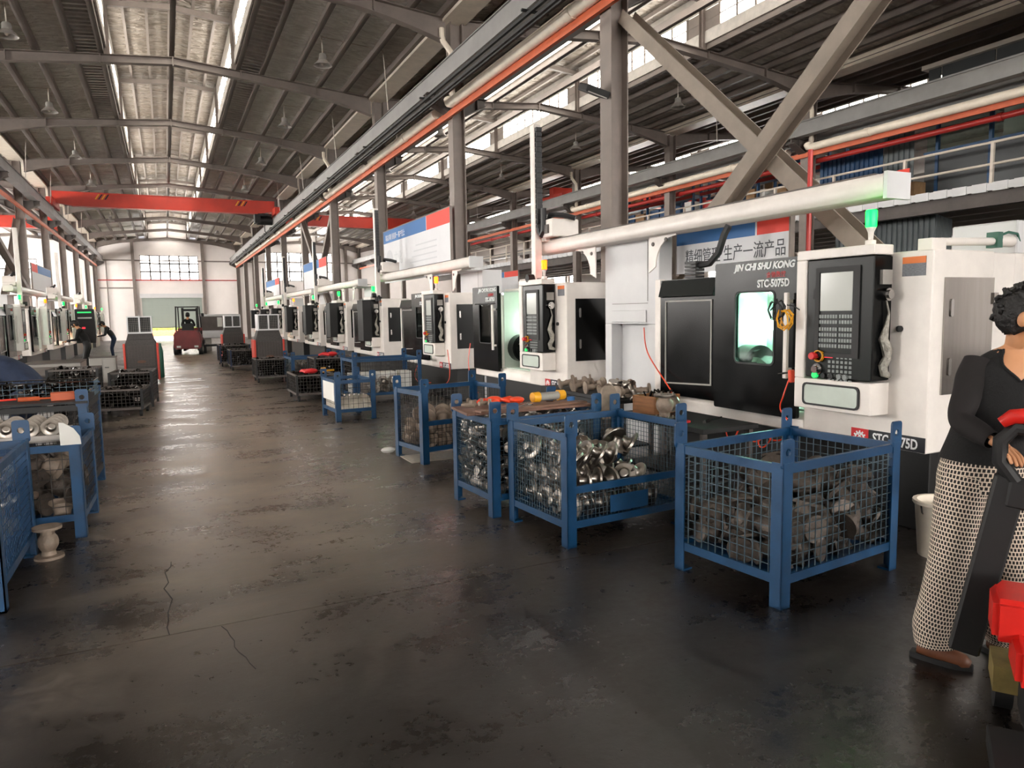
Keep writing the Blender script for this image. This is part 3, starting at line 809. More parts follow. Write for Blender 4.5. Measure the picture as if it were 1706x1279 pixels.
def make_lathe(label, group='lathes in the two machine rows', door_open=0.0, side='black', model='STC-5075D', tall=1.97, deep=0.66, signal='green_on', brand=True, detail=True, deepbox=False, tube='tube_low'):
    t = thing('cnc_lathe', label, 'lathe', group=group)
    t['door_shift'] = door_open
    W = M['white']
    # plinth
    m = MB().box(0.14, deep, 0.06, 2.90, 0.0, 0.58)
    part('plinth', m, M['plinth'], t, bevel=0.006)
    # sheet metal body, hollow between the two uprights
    m = MB().box(0.0, deep, 0.0, 1.04, 0.59, tall)                 # control side cabinet
    m.box(0.03, deep, 2.05, 2.95, 0.72, tall-0.10)                 # headstock side cabinet
    m.box(0.0, 0.06, 2.90, 3.0, 0.59, tall-0.06)                   # far edge post
    m.box(deep-0.03, deep, 1.04, 2.05, 0.72, tall-0.02)            # back sheet
    m.box(0.10, deep-0.03, 1.04, 2.05, tall-0.05, tall-0.02)       # roof of the work space
    m.prism([(0.0, 0.59), (deep, 0.59), (deep, 0.75), (0.05, 0.75), (0.0, 0.70)], 'y', 1.04, 2.95)   # chip tray lip
    part('body', m, W, t, bevel=0.008)
    m = MB().box(deep-0.06, deep-0.032, 1.05, 2.04, 0.76, tall-0.06).box(0.08, deep-0.06, 1.041, 1.05, 0.76, tall-0.06).box(0.08, deep-0.06, 2.04, 2.049, 0.76, tall-0.06).box(0.08, deep-0.06, 1.05, 2.04, 0.752, 0.765)
    part('work_space_lining', m, M['interior'], t, smooth=0)
    ch = part('chuck', MB().cyl((0.34, 2.04, 1.05), (0.34, 1.86, 1.05), 0.21, n=24).cyl((0.34, 1.86, 1.05), (0.34, 1.84, 1.05), 0.17, n=24), M['black'], t)
    for a in (0.5, 0.5+2*PI/3, 0.5+4*PI/3):
        part('jaw', MB().obox((0.34+0.1*math.cos(a), 1.80, 1.05+0.1*math.sin(a)), (0.13, 0.10, 0.05), Matrix.Rotation(-a, 3, 'Y')), M['brushed'], ch)
    part('work_light', MB().box(deep-0.10, deep-0.065, 1.40, 2.02, 1.40, 1.47), M[tube], t, smooth=0)
    part('turret', MB().cyl((0.46, 1.3, 1.15), (0.46, 1.12, 1.15), 0.17, n=8).box(0.4, 0.58, 1.06, 1.14, 0.8, 1.3), M['grey_cab'], t)
    # sliding door, black with a window
    y0, y1, zb, zt = 1.07 + door_open, 2.03 + door_open, 0.70, tall+0.035
    wy0, wy1, wz0, wz1 = y0+0.24, y0+0.70, 1.12, 1.745
    m = MB()
    m.ring(rrect(y0, y1, zb, zt, 0.02, 4), rrect(wy0, wy1, wz0, wz1, 0.05, 4), 'x', -0.055, -0.015)
    dr = part('sliding_door', m, M['black'], t, smooth=30)
    m = MB().prism(rrect(wy0-0.012, wy1+0.012, wz0-0.012, wz1+0.012, 0.05, 4), 'x', -0.04, -0.034)
    part('door_window', m, M['glass'], dr)
    m = MB().ring(rrect(wy0-0.004, wy1+0.004, wz0-0.004, wz1+0.004, 0.052, 4), rrect(wy0+0.012, wy1-0.012, wz0+0.012, wz1-0.012, 0.04, 4), 'x', -0.06, -0.054)
    part('window_gasket', m, M['rubber'], dr)
    m = MB().box(-0.125, -0.095, y0+0.045, y0+0.085, 1.03, 1.72)
    for z in (1.1, 1.65): m.box(-0.1, -0.05, y0+0.05, y0+0.08, z-0.015, z+0.015)
    part('door_handle', m, M['white'], dr, bevel=0.005)
    if brand:
        text('lettering', 'JIN CHI SHU KONG', 0.078, M['letter_white'], dr, (-0.0570, y0+0.71, 1.925), RZY, 0.0030, 0.25, sp=0.98)
        text('lettering', '金驰数控', 0.052, M['letter_red'], dr, (-0.0565, y0+0.34, 1.855), RZY, 0.0)
        text('lettering', model, 0.088, M['letter_white'], dr, (-0.0565, y0+0.44, 1.775), RZY, 0.0028, sx=0.82)
    # fixed black panel beside the door
    m = MB().box(-0.012, 0.03, 2.04, 2.88, 0.74, tall-0.075)
    fp = part('fixed_panel', m, M['black'], t)
    m = MB().prism([(-0.013, 1.72), (-0.06, 1.73), (-0.013, tall-0.08)], 'y', 2.06, 2.86)
    part('deflector', m, M['panel'], fp)
    m = MB().ring([(2.11, 0.88), (2.80, 0.85), (2.80, 1.69), (2.11, 1.69)], [(2.125, 0.895), (2.787, 0.865), (2.787, 1.675), (2.125, 1.675)], 'x', -0.022, -0.012)
    part('bead', m, M['grey_cab'], fp, smooth=0)
    # control housing in front of the cabinet
    m = MB().box(-0.20, 0.0, 0.29, 0.96, tall-0.015, tall+0.055)                # hood
    m.box(-0.20, 0.0, 0.87, 0.96, 1.06, tall-0.015)                            # upright
    m.prism([(-0.20, 0.83), (0.0, 0.83), (0.0, 1.06), (-0.20, 1.06)], 'y', 0.29, 0.96)
    part('control_housing', m, W, t, bevel=0.006)
    tw = part('tray_window', MB().prism(rrect(0.38, 0.86, 0.87, 1.02, 0.03), 'x', -0.206, -0.20), M['interior'], t)
    part('window_gasket', MB().ring(rrect(0.37, 0.87, 0.86, 1.03, 0.035), rrect(0.384, 0.856, 0.874, 1.016, 0.028), 'x', -0.212, -0.20), M['rubber'], tw)
    cp = part('control_panel', MB().box(-0.185, 0.0, 0.30, 0.865, 1.075, tall-0.02), M['panel'], t, bevel=0.006)
    if deepbox: part('cabinet_box', MB().box(-0.40, -0.186, 0.30, 0.80, 0.98, tall-0.02), M['matt_black'], cp, bevel=0.006)
    part('side_panel', MB().box(-0.182, -0.005, 0.294, 0.30, 1.08, tall-0.025), M['black'], cp)
    part('screen', MB().box(-0.192, -0.185, 0.46, 0.74, 1.57, 1.85), M['screen'], cp, bevel=0.003)
    part('screen_bezel', MB().ring([(0.40, 1.23), (0.78, 1.23), (0.78, 1.89), (0.40, 1.89)], [(0.455, 1.26), (0.745, 1.26), (0.745, 1.855), (0.455, 1.855)], 'x', -0.196, -0.185), M['matt_black'], cp)
    part('port_cover', MB().box(-0.197, -0.185, 0.755, 0.80, 1.66, 1.74), M['matt_black'], cp)
    if detail:
        kb = MB()
        for r in range(6):
            for q in range(12):
                yk = 0.735 - q*0.0235 - (0.01 if q > 6 else 0); zk = 1.53 - r*0.041 - (0.012 if r > 1 else 0)
                kb.box(-0.192, -0.185, yk-0.009, yk+0.009, zk-0.013, zk+0.013)
        part('keyboard', kb, M['key'], cp, smooth=0, kind='stuff')
        kb = MB()
        for r in range(6):
            for q in range(6):
                if r == 0 and q < 2: continue
                yk = 0.645 - q*0.036; zk = 1.43 - 0.20 - r*0.034 - 0.02
                kb.box(-0.190, -0.185, yk-0.011, yk+0.011, zk+0.02-0.01, zk+0.02+0.01)
        part('function_key', kb, M['key'], cp, smooth=0, kind='stuff')
        part('red_readout', MB().box(-0.19, -0.185, 0.62, 0.69, 1.225, 1.245), M['red_on'], cp, smooth=0)
        part('emergency_stop', MB().cyl((-0.185, 0.765, 1.235), (-0.225, 0.765, 1.235), 0.022, n=12).cyl((-0.225, 0.765, 1.235), (-0.245, 0.765, 1.235), 0.03, 0.026, n=14), M['letter_red'], cp)
        part('stop_guard', MB().lathe([(0.042, 0), (0.045, 0.025), (0.038, 0.025), (0.036, 0)], 14, Matrix.Translation((-0.185, 0.735, 1.235)) @ Matrix.Rotation(-PI/2, 4, 'Y')), M['yellow'], cp)
        part('override_dial', MB().cyl((-0.185, 0.75, 1.135), (-0.20, 0.75, 1.135), 0.045, n=16).cyl((-0.20, 0.75, 1.135), (-0.228, 0.75, 1.135), 0.030, 0.027, n=14), M['chrome'], cp)
        part('start_button', MB().cyl((-0.185, 0.765, 1.06+0.03), (-0.21, 0.765, 1.06+0.03), 0.024, n=14), M['green_dim'], cp)
        for i, yk in enumerate((0.69, 0.62, 0.55, 0.50)):
            part('push_button', MB().cyl((-0.185, yk, 1.09), (-0.205, yk, 1.09), 0.02, n=12), M['matt_black'] if i < 2 else M['key'], cp)
    # pendant on the control side
    hp = part('handwheel', MB().cyl((-0.075, 0.294, 1.68), (-0.075, 0.255, 1.68), 0.045, n=18).cyl((-0.075, 0.255, 1.68), (-0.075, 0.24, 1.68), 0.032, n=16), M['chrome'], t)
    part('bracket', MB().box(-0.13, -0.03, 0.27, 0.294, 1.75, 1.85), M['grey_cab'], hp)
    zz = [1.64, 1.55, 1.45, 1.37, 1.30, 1.24, 1.18, 1.13]
    part('wrapped_cable', MB().tube([(-0.08+0.02*math.sin(i*1.7), 0.27+0.006*math.cos(i*2.1), z) for i, z in enumerate(zz)] + [(-0.03, 0.272, 1.11)], [0.006, 0.008, 0.02, 0.032, 0.036, 0.03, 0.033, 0.03, 0.018], 9), M['plastic_wrap'], hp)
    # side door with recessed grips
    sm = M['brushed'] if side == 'steel' else M['black']
    sd = part('side_door', MB().prism([(0.13, 0.96), (0.58, 0.96), (0.655, 1.04), (0.655, 1.76), (0.13, 1.76)] if side != 'steel' else [(0.12, 0.99), (0.655, 0.99), (0.655, 1.785), (0.12, 1.785)], 'y', -0.012, 0.0), sm, t)
    for z in (1.18, 1.58):
        part('grip', MB().prism(rrect(0.175, 0.205, z-0.06, z+0.06, 0.014), 'y', -0.02, -0.012), M['chrome'], sd)
    for z in (1.10, 1.64):
        part('hinge', MB().box(0.64, 0.69, -0.024, 0.0, z-0.04, z+0.04), M['brushed'], sd)
    # stickers, badge, lock
    nl = part('notice', MB().box(-0.003, 0.0, 0.05, 0.22, 1.80, 1.925), M['label_grey'], t, smooth=0)
    part('notice_head', MB().box(-0.004, 0.0, 0.05, 0.22, 1.885, 1.93), M['label_orange'], nl, smooth=0)
    part('lock', MB().cyl((0, 0.22, 1.44), (-0.02, 0.22, 1.44), 0.022, n=14), M['rubber'], t)
    bd = part('badge', MB().box(-0.004, 0.0, 0.005, 0.44, 0.595, 0.70), M['badge_black'], t, smooth=0)
    rb = part('badge_logo', MB().box(-0.006, -0.004, 0.44, 0.585, 0.595, 0.70), M['logo_red'], t, smooth=0)
    if detail:
        lg = MB()
        lg.ring(arc(0.5125, 0.63, 0.042, 0, PI, 10) , arc(0.5125, 0.63, 0.029, 0, PI, 10), 'x', -0.0075, -0.006)
        for i in range(7):
            a = PI*i/6; R = Matrix.Rotation(a - PI/2, 3, 'X')
            lg.obox((-0.00675, 0.5125+0.047*math.cos(a), 0.63+0.047*math.sin(a)), (0.0015, 0.012, 0.014), R)
        lg.beam((-0.00675, 0.475, 0.612), (-0.00675, 0.53, 0.66), 0.008, 0.0015, (1,0,0)).beam((-0.00675, 0.55, 0.612), (-0.00675, 0.495, 0.66), 0.008, 0.0015, (1,0,0))
        part('gear_emblem', lg, M['letter_white'], rb, smooth=0)
        text('lettering', model, 0.10, M['letter_white'], bd, (-0.0055, 0.405, 0.612), RZY, 0.0022, sx=0.72)
    # signal lamp
    sg = part('signal_lamp', MB().lathe([(0.035, 0), (0.035, 0.035), (0.016, 0.04), (0.02, 0.09), (0.032, 0.12), (0.033, 0.125)], 14, Matrix.Translation((-0.10, 0.40, tall+0.055))), M['white'], t)
    part('lens', MB().lathe([(0.034, 0.126), (0.037, 0.14), (0.038, 0.235), (0.034, 0.245)], 14, Matrix.Translation((-0.10, 0.40, tall+0.055))), M[signal], sg)
    return t

lathe_a = make_lathe('white lathe with its black window door shut and its work light on, beside the woman', side='steel', tube='tube_on')
lathe_a.location = (4.6, 3.08, 0)
# rear of the first lathe, seen past its side
part('rear_body', MB().box(0.90, 1.55, 0.0, 2.9, 0.55, 1.96).box(0.65, 0.91, 0.0, 0.03, 0.55, 1.96), M['white'], lathe_a, bevel=0.008)
part('rear_plinth', MB().box(0.90, 1.5, 0.08, 2.85, 0.0, 0.55), M['plinth'], lathe_a)
cyl = part('lift_cylinder', MB().cyl((0.16, 0.10, 2.03), (0.95, 0.06, 2.05), 0.028, n=12).cyl((0.80, 0.07, 2.05), (0.95, 0.06, 2.05), 0.042, n=12).box(0.05, 0.2, 0.05, 0.15, 1.96, 2.05), M['white'], lathe_a)
part('air_fitting', MB().box(0.74, 0.80, 0.03, 0.11, 2.0, 2.11).tube([(0.79, 0.06, 2.08), (0.86, 0.03, 2.11), (0.95, 0.02, 2.10), (1.0, 0.03, 2.04)], 0.01, 6), M['green_tank'], cyl)
part('rear_guard', MB().box(0.95, 1.5, 0.02, 0.5, 1.96, 2.2), M['white2'], lathe_a, bevel=0.01)

lathe_b = make_lathe('white lathe with its door slid open on the chuck, behind the flange table', door_open=0.92, signal='amber_on')
lathe_b.location = (4.6, 7.90, 0)
def next_lathe(src, loc, rotz, label, signal=None, skip=()):
    o = dup(src, loc, rotz, label, skip=skip)
    if signal:
        for c in o.children:
            if c.name.startswith('signal_lamp'):
                for g in c.children:
                    g.data = g.data.copy(); g.data.materials[0] = M[signal]
    return o
lathe_c = make_lathe('white lathe with a black side door, behind the crate of pale castings', signal='amber_on')
lathe_c.location = (4.6, 12.05, 0)
lathe_d = make_lathe('white lathe third beyond the open one in the row, behind the small blue crate', signal='green_on', deepbox=True)
lathe_d.location = (4.6, 16.45, 0)
cs = thing('control_station', 'black control station with green lines on its display, beside the worker in black', 'control panel', (-2.62, 30.2, 0))
part('pedestal', MB().box(-0.06, 0.06, -0.06, 0.06, 0, 0.75).box(-0.2, 0.2, -0.2, 0.2, 0, 0.03), M['matt_black'], cs)
cb = part('cabinet', MB().prism([(-0.30, 0.75), (0.30, 0.75), (0.32, 0.95), (0.30, 1.98), (-0.30, 1.98)], 'y', -0.12, 0.12), M['matt_black'], cs, bevel=0.01)
for z, mm, w in ((1.86, 'green_dim', 0.22), (1.66, 'screen', 0.22)): part('display_line', MB().box(-w, w, -0.126, -0.12, z-0.025, z+0.025), M[mm], cb, smooth=0)
part('red_readout', MB().box(-0.1, 0.0, -0.126, -0.12, 1.27, 1.33), M['red_on'], cb, smooth=0)
part('dial', MB().cyl((-0.05, -0.12, 1.1), (-0.05, -0.15, 1.1), 0.04, n=12), M['chrome'], cb)
for y, lab, sgl in ((20.2, 'white lathe fourth beyond the open one in the row, behind the dark mesh trolley', 'green_on'),
                    (24.1, 'white lathe fifth beyond the open one in the row, over the dark workbench', 'green_on'),
                    (28.2, 'white lathe sixth beyond the open one in the row, behind the air cooler', 'amber_on'),
                    (32.3, 'white lathe seventh beyond the open one in the row', 'green_on'),
                    (36.4, 'white lathe eighth beyond the open one in the row', 'green_on'),
                    (40.6, 'white lathe ninth beyond the open one in the row, farthest with a lit lamp', 'green_on')):
    next_lathe(lathe_d, (4.6, y, 0), 0, lab, sgl, skip=('red_readout',))
for y, lab, sgl in ((22.9, 'white lathe across the aisle nearest to the camera, cut by the picture edge', 'green_on'),
                    (27.4, 'white lathe across the aisle, second from the camera, amber lamp', 'amber_on'),
                    (31.9, 'white lathe across the aisle, third from the camera, green lamp', 'green_on'),
                    (36.2, 'white lathe across the aisle, fourth from the camera, behind the worker in black', 'amber_on'),
                    (40.4, 'white lathe across the aisle, fifth from the camera', 'green_on'),
                    (45.2, 'white lathe across the aisle, sixth from the camera', 'amber_on'),
                    (50.0, 'white lathe across the aisle, farthest towards the roller door', 'green_on')):
    o = next_lathe(lathe_b if y in (27.4, 36.2) else lathe_c, (-3.5, y, 0), PI, lab, sgl, skip=('red_readout',))

# ---- gantry loaders: local y along the rail, z up, rail towards -x face at x=0
def make_gantry(label, y0, y1, ycar, post=(3.3, 4.4), zcol=4.05, px0=0.24, px1=0.42, group='gantry loaders over the lathes'):
    L = y1 - y0
    t = thing('gantry_loader', label, 'loader', (4.66, y0, 0), group=group)
    W = M['white']
    rail = part('rail_beam', MB().prism([(0.0, 2.38), (0.22, 2.38), (0.22, 2.54), (0.0, 2.54), (-0.02, 2.50), (-0.02, 2.42)], 'y', 0, L), W, t, bevel=0.006)
    part('end_cap', MB().prism([(-0.02, 2.36), (0.23, 2.36), (0.23, 2.55), (-0.02, 2.55)], 'y', -0.03, 0.0), M['white2'], t)
    part('rack_strip', MB().box(0.015, 0.06, 0.1, L-0.05, 2.54, 2.555), M['steel_dark'], t)
    part('cable_tray', MB().box(0.24, 0.36, 0.1, L*0.62, 2.40, 2.415).box(0.24, 0.25, 0.1, L*0.62, 2.40, 2.46), M['galv'], t)
    # sheet metal stocker post under the rail
    a, b = post
    m = MB().box(px0, px1, a, b, 1.44, 2.40).box(px0, px1, a, a+0.20, 0, 1.44).box(px0, px1, b-0.14, b, 0, 1.44).box(px1-0.03, px1, a+0.2, b-0.14, 0, 1.44)
    m.box(px0-0.015, px0, a+0.22, b-0.16, 1.46, 1.60)
    if px0 > 0.3: m.box(0.22, px0, a, b, 2.38, 2.40)
    sp = part('stocker_post', m, M['white2'], t, bevel=0.006)
    part('seam', MB().box(px0-0.004, px0-0.001, a+0.20, a+0.205, 1.7, 2.38).box(px0-0.004, px0-0.001, a+0.2, b-0.16, 1.675, 1.68), M['steel_dark'], sp, smooth=0)
    for s, yy in ((-1, a), (1, b)):
        q = arc(yy + s*0.42, 2.06, 0.30, (PI/2 if s > 0 else PI/2), (PI if s > 0 else 0), 6)
        m = MB().prism([(yy, 2.38), (yy+s*0.46, 2.38), (yy+s*0.46, 2.36)] + q + [(yy, 2.0)], 'x', 0.10, 0.115)
        g = part('gusset', m, W, t)
        for dy, dz in ((0.08, 2.30), (0.30, 2.33)):
            part('bolt', MB().cyl((0.10, yy+s*dy, dz), (0.09, yy+s*dy, dz), 0.022, n=8), M['steel_dark'], g)
    # carriage with its vertical arm
    c = ycar
    car = part('carriage', MB().box(-0.10, 0.30, c-0.42, c-0.14, 2.57, 2.80).box(-0.06, 0.26, c-0.16, c+0.14, 2.53, 2.62), W, t, bevel=0.012)
    part('junction_box', MB().box(-0.12, -0.10, c-0.33, c-0.24, 2.62, 2.73), M['steel_dark'], car)
    part('cable_loop', MB().tube([(0.05, c-0.05, 2.8), (0.02, c-0.16, 2.88), (0.04, c-0.3, 2.86), (0.1, c-0.42, 2.84), (0.2, c-0.5, 2.80)], 0.035, 7), M['cable'], car)
    arm = part('lift_arm', MB().box(-0.16, -0.06, c-0.06, c+0.06, 2.02, zcol), W, t, bevel=0.006)
    m = MB()
    z = 2.7; i = 0
    while z < zcol - 0.08:
        m.box(-0.15, -0.07, c-0.115, c-0.065, z, z+0.05); z += 0.066
    m.box(-0.15, -0.07, c-0.10, c-0.075, 2.72, zcol-0.1)
    part('cable_chain', m, M['cable'], arm, smooth=0)
    m = MB().tube([(-0.11, c-0.09, 2.75), (-0.11, c-0.10, 2.66), (-0.11, c-0.15, 2.61), (-0.11, c-0.20, 2.66), (-0.11, c-0.21, 2.78), (-0.11, c-0.21, 2.95)], 0.04, 8)
    part('chain_loop', m, M['cable'], arm)
    m = MB().cyl((-0.11, c, 2.05), (-0.11, c, 1.98), 0.07, n=12)
    for k in range(3):
        q = 2*PI*k/3
        m.obox((-0.11+0.06*math.cos(q), c+0.06*math.sin(q), 1.96), (0.05, 0.04, 0.09), Matrix.Rotation(q, 3, 'Z'))
    m.cyl((-0.17, c, 2.05), (-0.26, c, 2.05), 0.055, n=12)
    part('gripper', m, M['matt_black'], arm)
    return t
ga = make_gantry('long white gantry rail over the lit lathe, tall arm at its far end', 3.50, 8.85, 5.10, post=(2.90, 3.97))
g_b = make_gantry('white gantry rail under the wide banner, its arm over the far end', 11.2, 16.9, 5.4, post=(1.1, 2.2), px0=0.70, px1=1.1)
ha = part('drag_chain', MB().tube([(0.05, 1.62, 2.36), (0.03, 1.66, 2.28), (0.02, 1.72, 2.12), (0.02, 1.84, 2.03), (0.02, 1.98, 2.02)], 0.032, 8), M['cable'], ga)
for i in range(5): part('chain_link', MB().box(-0.04, 0.07, 1.97+0.0*i, 2.13, 1.90+0.034*i, 1.925+0.034*i), M['cable'], ha, smooth=0)
g3 = dup(g_b, (4.66, 18.9, 0), 0, 'white gantry rail with a black end, between the far X brace and the fourth lathe')
g4 = dup(g_b, (4.66, 25.6, 0), 0, 'white gantry rail beyond the far X brace')
g5 = dup(g_b, (4.66, 32.6, 0), 0, 'farthest white gantry rail over the lathe row')
dup(g_b, (-3.56, 28.4, 0), PI, 'pale gantry rail across the aisle nearest to the camera, box carriage on top')
dup(g_b, (-3.56, 36.4, 0), PI, 'pale gantry rail across the aisle, second from the camera')
dup(g_b, (-3.56, 45.0, 0), PI, 'pale gantry rail across the aisle, farthest towards the roller door')

# ---- banners between the columns
def banner(label, x, ya, yb, z0, z1, head, split, text_fn=None, face=-1):
    t = thing('banner', label, 'banner', (x, (ya+yb)/2, z0))
    hw = (yb-ya)/2; h = z1-z0
    part('sheet', MB().box(-0.012, 0.012, -hw, hw, 0, h-head), M['banner'], t, smooth=0)
    s = -hw + split*(yb-ya)
    part('blue_header', MB().box(-0.013, 0.013, s+0.012, hw, h-head, h), M['banner_blue'], t, smooth=0)
    part('red_header', MB().box(-0.013, 0.013, -hw, s-0.012, h-head, h), M['banner_red'], t, smooth=0)
    part('header_gap', MB().box(-0.0125, 0.0125, s-0.012, s+0.012, h-head, h), M['banner'], t, smooth=0)
    part('frame', MB().box(-0.02, 0.0125+0.02, -hw-0.02, -hw, -0.02, h+0.02).box(-0.02, 0.02, hw, hw+0.02, -0.02, h+0.02).box(-0.02, 0.02, -hw, hw, h, h+0.02), M['steel'], t, smooth=0)
    return t, hw, h
t, hw, h = banner('short white banner with large dark characters under a blue and red header', 5.12, 4.78, 6.36, 1.985, 2.42, 0.13, 0.258)
text('lettering', '精细管理 生产一流产品', 0.17, M['print_dark'], t, (-0.0145, -hw+0.10+1.33, 0.105), RZY, 0.0, sx=0.80)
t, hw, h = banner('wide white banner with faded print under a blue and red header, tied to two columns', 5.22, 13.5, 18.3, 2.40, 3.70, 0.30, 0.30)
text('lettering', '精益求精 质量第一 客户至上', 0.16, M['banner'], t, (-0.0145, hw-0.2, h-0.23), RZY, 0.0, sx=0.8)
text('lettering', '文化', 0.34, M['print_grey'], t, (-0.0145, hw-0.9, 0.45), RZY, 0.0)
for i in range(5):
    part('faded_line', MB().box(-0.0135, -0.012, -hw+0.8, -hw+0.8+2.0-0.15*i, 0.25+i*0.12, 0.28+i*0.12), M['print_grey'], t, smooth=0)
part('faded_portrait', MB().prism(arc(hw-0.5, 0.5, 0.32, 0, 2*PI, 16)[:-1], 'x', -0.0135, -0.012), M['print_grey'], t, smooth=0)
t, hw, h = banner('pale banner hung low between the mezzanine columns, blue and red header', 15.0, 30.2, 35.3, 2.55, 3.55, 0.26, 0.3)
for i in range(4):
    part('faded_line', MB().box(-0.0135, -0.012, hw-1.0-0.55*i, hw-0.6-0.55*i, 0.12, 0.5), M['print_grey'], t, smooth=0)
banner('small banner far along the lathe row before the X brace column', 5.22, 25.6, 30.2, 2.40, 3.65, 0.3, 0.3)
banner('farthest white banner of the lathe row, near the roller door', 5.22, 37.2, 42.2, 2.2, 3.5, 0.3, 0.3)
banner('pale banner between the columns across the aisle', -4.3, 31.3, 36.3, 2.6, 3.7, 0.3, 0.3)

# ================================================================== CAGES AND THEIR LOADS
def wire_panel(u0, u1, z0, z1, pitch, r, axis, at):
    m = MB()
    n = max(2, round((u1-u0)/pitch))
    for i in range(1, n):
        u = u0+(u1-u0)*i/n
        if axis == 'x': m.box(u-r, u+r, at-r, at+r, z0, z1)
        else: m.box(at-r, at+r, u-r, u+r, z0, z1)
    n = max(2, round((z1-z0)/pitch))
    for i in range(1, n):
        z = z0+(z1-z0)*i/n
        if axis == 'x': m.box(u0, u1, at+r*0.4, at+r*2.4, z-r, z+r)
        else: m.box(at+r*0.4, at+r*2.4, u0, u1, z-r, z+r)
    return m
def make_cage(label, w, d, h=0.78, pitch=0.054, r=0.0022, gate=None, plate=None, paint='blue', wire='wire', group='blue mesh cages', post=0.075, ears=True, name='mesh_cage', rails=None):
    """local origin at the middle of its footprint; w along x, d along y. gate = height of the low front (-y) side."""
    t = thing(name, label, 'cage', group=group)
    P = M[paint]; hw, hd = w/2, d/2
    for sx in (-1, 1):
        for sy in (-1, 1):
            m = MB()
            xa, ya = sx*hw, sy*hd
            m.box(xa, xa-sx*post, ya, ya-sy*0.008, 0, h+0.01).box(xa, xa-sx*0.008, ya, ya-sy*post, 0, h+0.01)
            m.box(xa-sx*0.008, xa-sx*0.04, ya-sy*0.008, ya-sy*0.04, 0, h)
            m.box(xa, xa-sx*post, ya, ya-sy*post, 0, 0.012)
            p_ = part('post', m, P, t, smooth=0)
            if ears:
                cx_, cz = xa-sx*post/2-sx*0.002, h+0.065
                out = rrect(cx_-0.05, cx_+0.05, h-0.02, h+0.135, 0.02, 3)
                inn = [(cx_+0.021*math.cos(a+0.2), cz+0.021*math.sin(a+0.2)) for a in (2*PI*i/len(out) for i in range(len(out)))]
                part('lifting_ear', MB().ring(out, inn, 'y', ya-sy*0.002, ya-sy*0.014), P, p_, smooth=0)
    sides = [('y', -hw, -hd, hd), ('y', hw, -hd, hd), ('x', hd, -hw, hw), ('x', -hd, -hw, hw)]
    for ax, at, a, b in sides:
        low = gate if (gate and ax == 'x' and at < 0) else h
        s = 1 if at > 0 else -1
        for z, hh in ((low-0.025, 0.05), (0.155, 0.05)):
            m = MB()
            if ax == 'y': m.box(at-s*0.005, at-s*0.03, a+post*0.5, b-post*0.5, z-hh/2, z+hh/2)
            else: m.box(a+post*0.5, b-post*0.5, at-s*0.005, at-s*0.03, z-hh/2, z+hh/2)
            part('rail', m, M[rails] if rails else P, t, smooth=0)
        m = wire_panel(a+post*0.6, b-post*0.6, 0.17, low-0.04, pitch, r, ax, at-s*0.018)
        part('wire_mesh', m, M[wire], t, smooth=0, kind='stuff')
        if plate and ax == 'x' and at < 0:
            q = plate
            part('name_plate', MB().box(-q, q, at-0.002, at+0.004, 0.20, low-0.10), P, t, smooth=0)
    part('deck', MB().box(-hw+0.02, hw-0.02, -hd+0.02, hd-0.02, 0.14, 0.15), M['blue2'], t, smooth=0)
    return t
def place(t, x, y, rot):
    t.location = (x, y, 0); t.rotation_euler = (0, 0, rot); return t
def scatter_in(t, loc, rot):
    c, s = math.cos(t.rotation_euler[2]), math.sin(t.rotation_euler[2])
    return (t.location[0] + c*loc[0] - s*loc[1], t.location[1] + s*loc[0] + c*loc[1], loc[2])

c1 = place(make_cage('blue mesh cage nearest to the woman, half full of dark valve castings', 1.09, 0.78), 3.35, 3.12, 0.11)
c2 = place(make_cage('blue cage with a low front and solid plate, full of bright flanged discs', 1.06, 0.80, gate=0.42, plate=0.17, pitch=0.034, r=0.0015), 2.86, 4.50, 0.07)
c3 = place(make_cage('blue mesh cage full of small shiny parts under an oily board with tools', 1.04, 0.72, pitch=0.036, r=0.0014), 2.71, 5.36, 0.06)
c4 = place(make_cage('blue mesh cage with a low front holding pale round castings', 1.08, 0.66, gate=0.46, pitch=0.05, r=0.0018, wire='darkwire'), 2.86, 7.55, 0.17)
c5 = place(make_cage('small blue cage with a white sack draped over its floor', 0.62, 0.86, h=0.62, gate=None, pitch=0.075, r=0.0022, wire='darkwire'), 2.53, 11.2, 0.05)
c6 = place(make_cage('low blue cage beyond the dark mesh trolley, aisle side', 1.15, 0.95, h=0.62, pitch=0.07, r=0.002), 3.18, 17.9, 0.04)
c7 = place(make_cage('blue cage behind the small blue cage, holding white cartons', 1.3, 0.9, h=0.80, pitch=0.09, r=0.003, wire='darkwire'), 3.62, 13.2, 0.02)
cl1 = place(make_cage('blue mesh cage across the aisle nearest to the camera, cut by the picture edge', 0.76, 1.10, h=0.80, pitch=0.046, r=0.0019, wire='blue2'), -1.26, 5.18, 0.0)
cl2 = place(make_cage('blue mesh cage across the aisle with a sheet of paper on its corner post', 1.10, 0.80, h=0.70, pitch=0.075, r=0.0022, wire='darkwire'), -1.15, 6.42, -0.03)
cl3 = place(make_cage('tall dark blue cage across the aisle carrying a board of tools', 1.15, 0.95, h=0.86, pitch=0.06, r=0.0025, wire='darkwire', rails='matt_black'), -1.22, 7.72, -0.03)

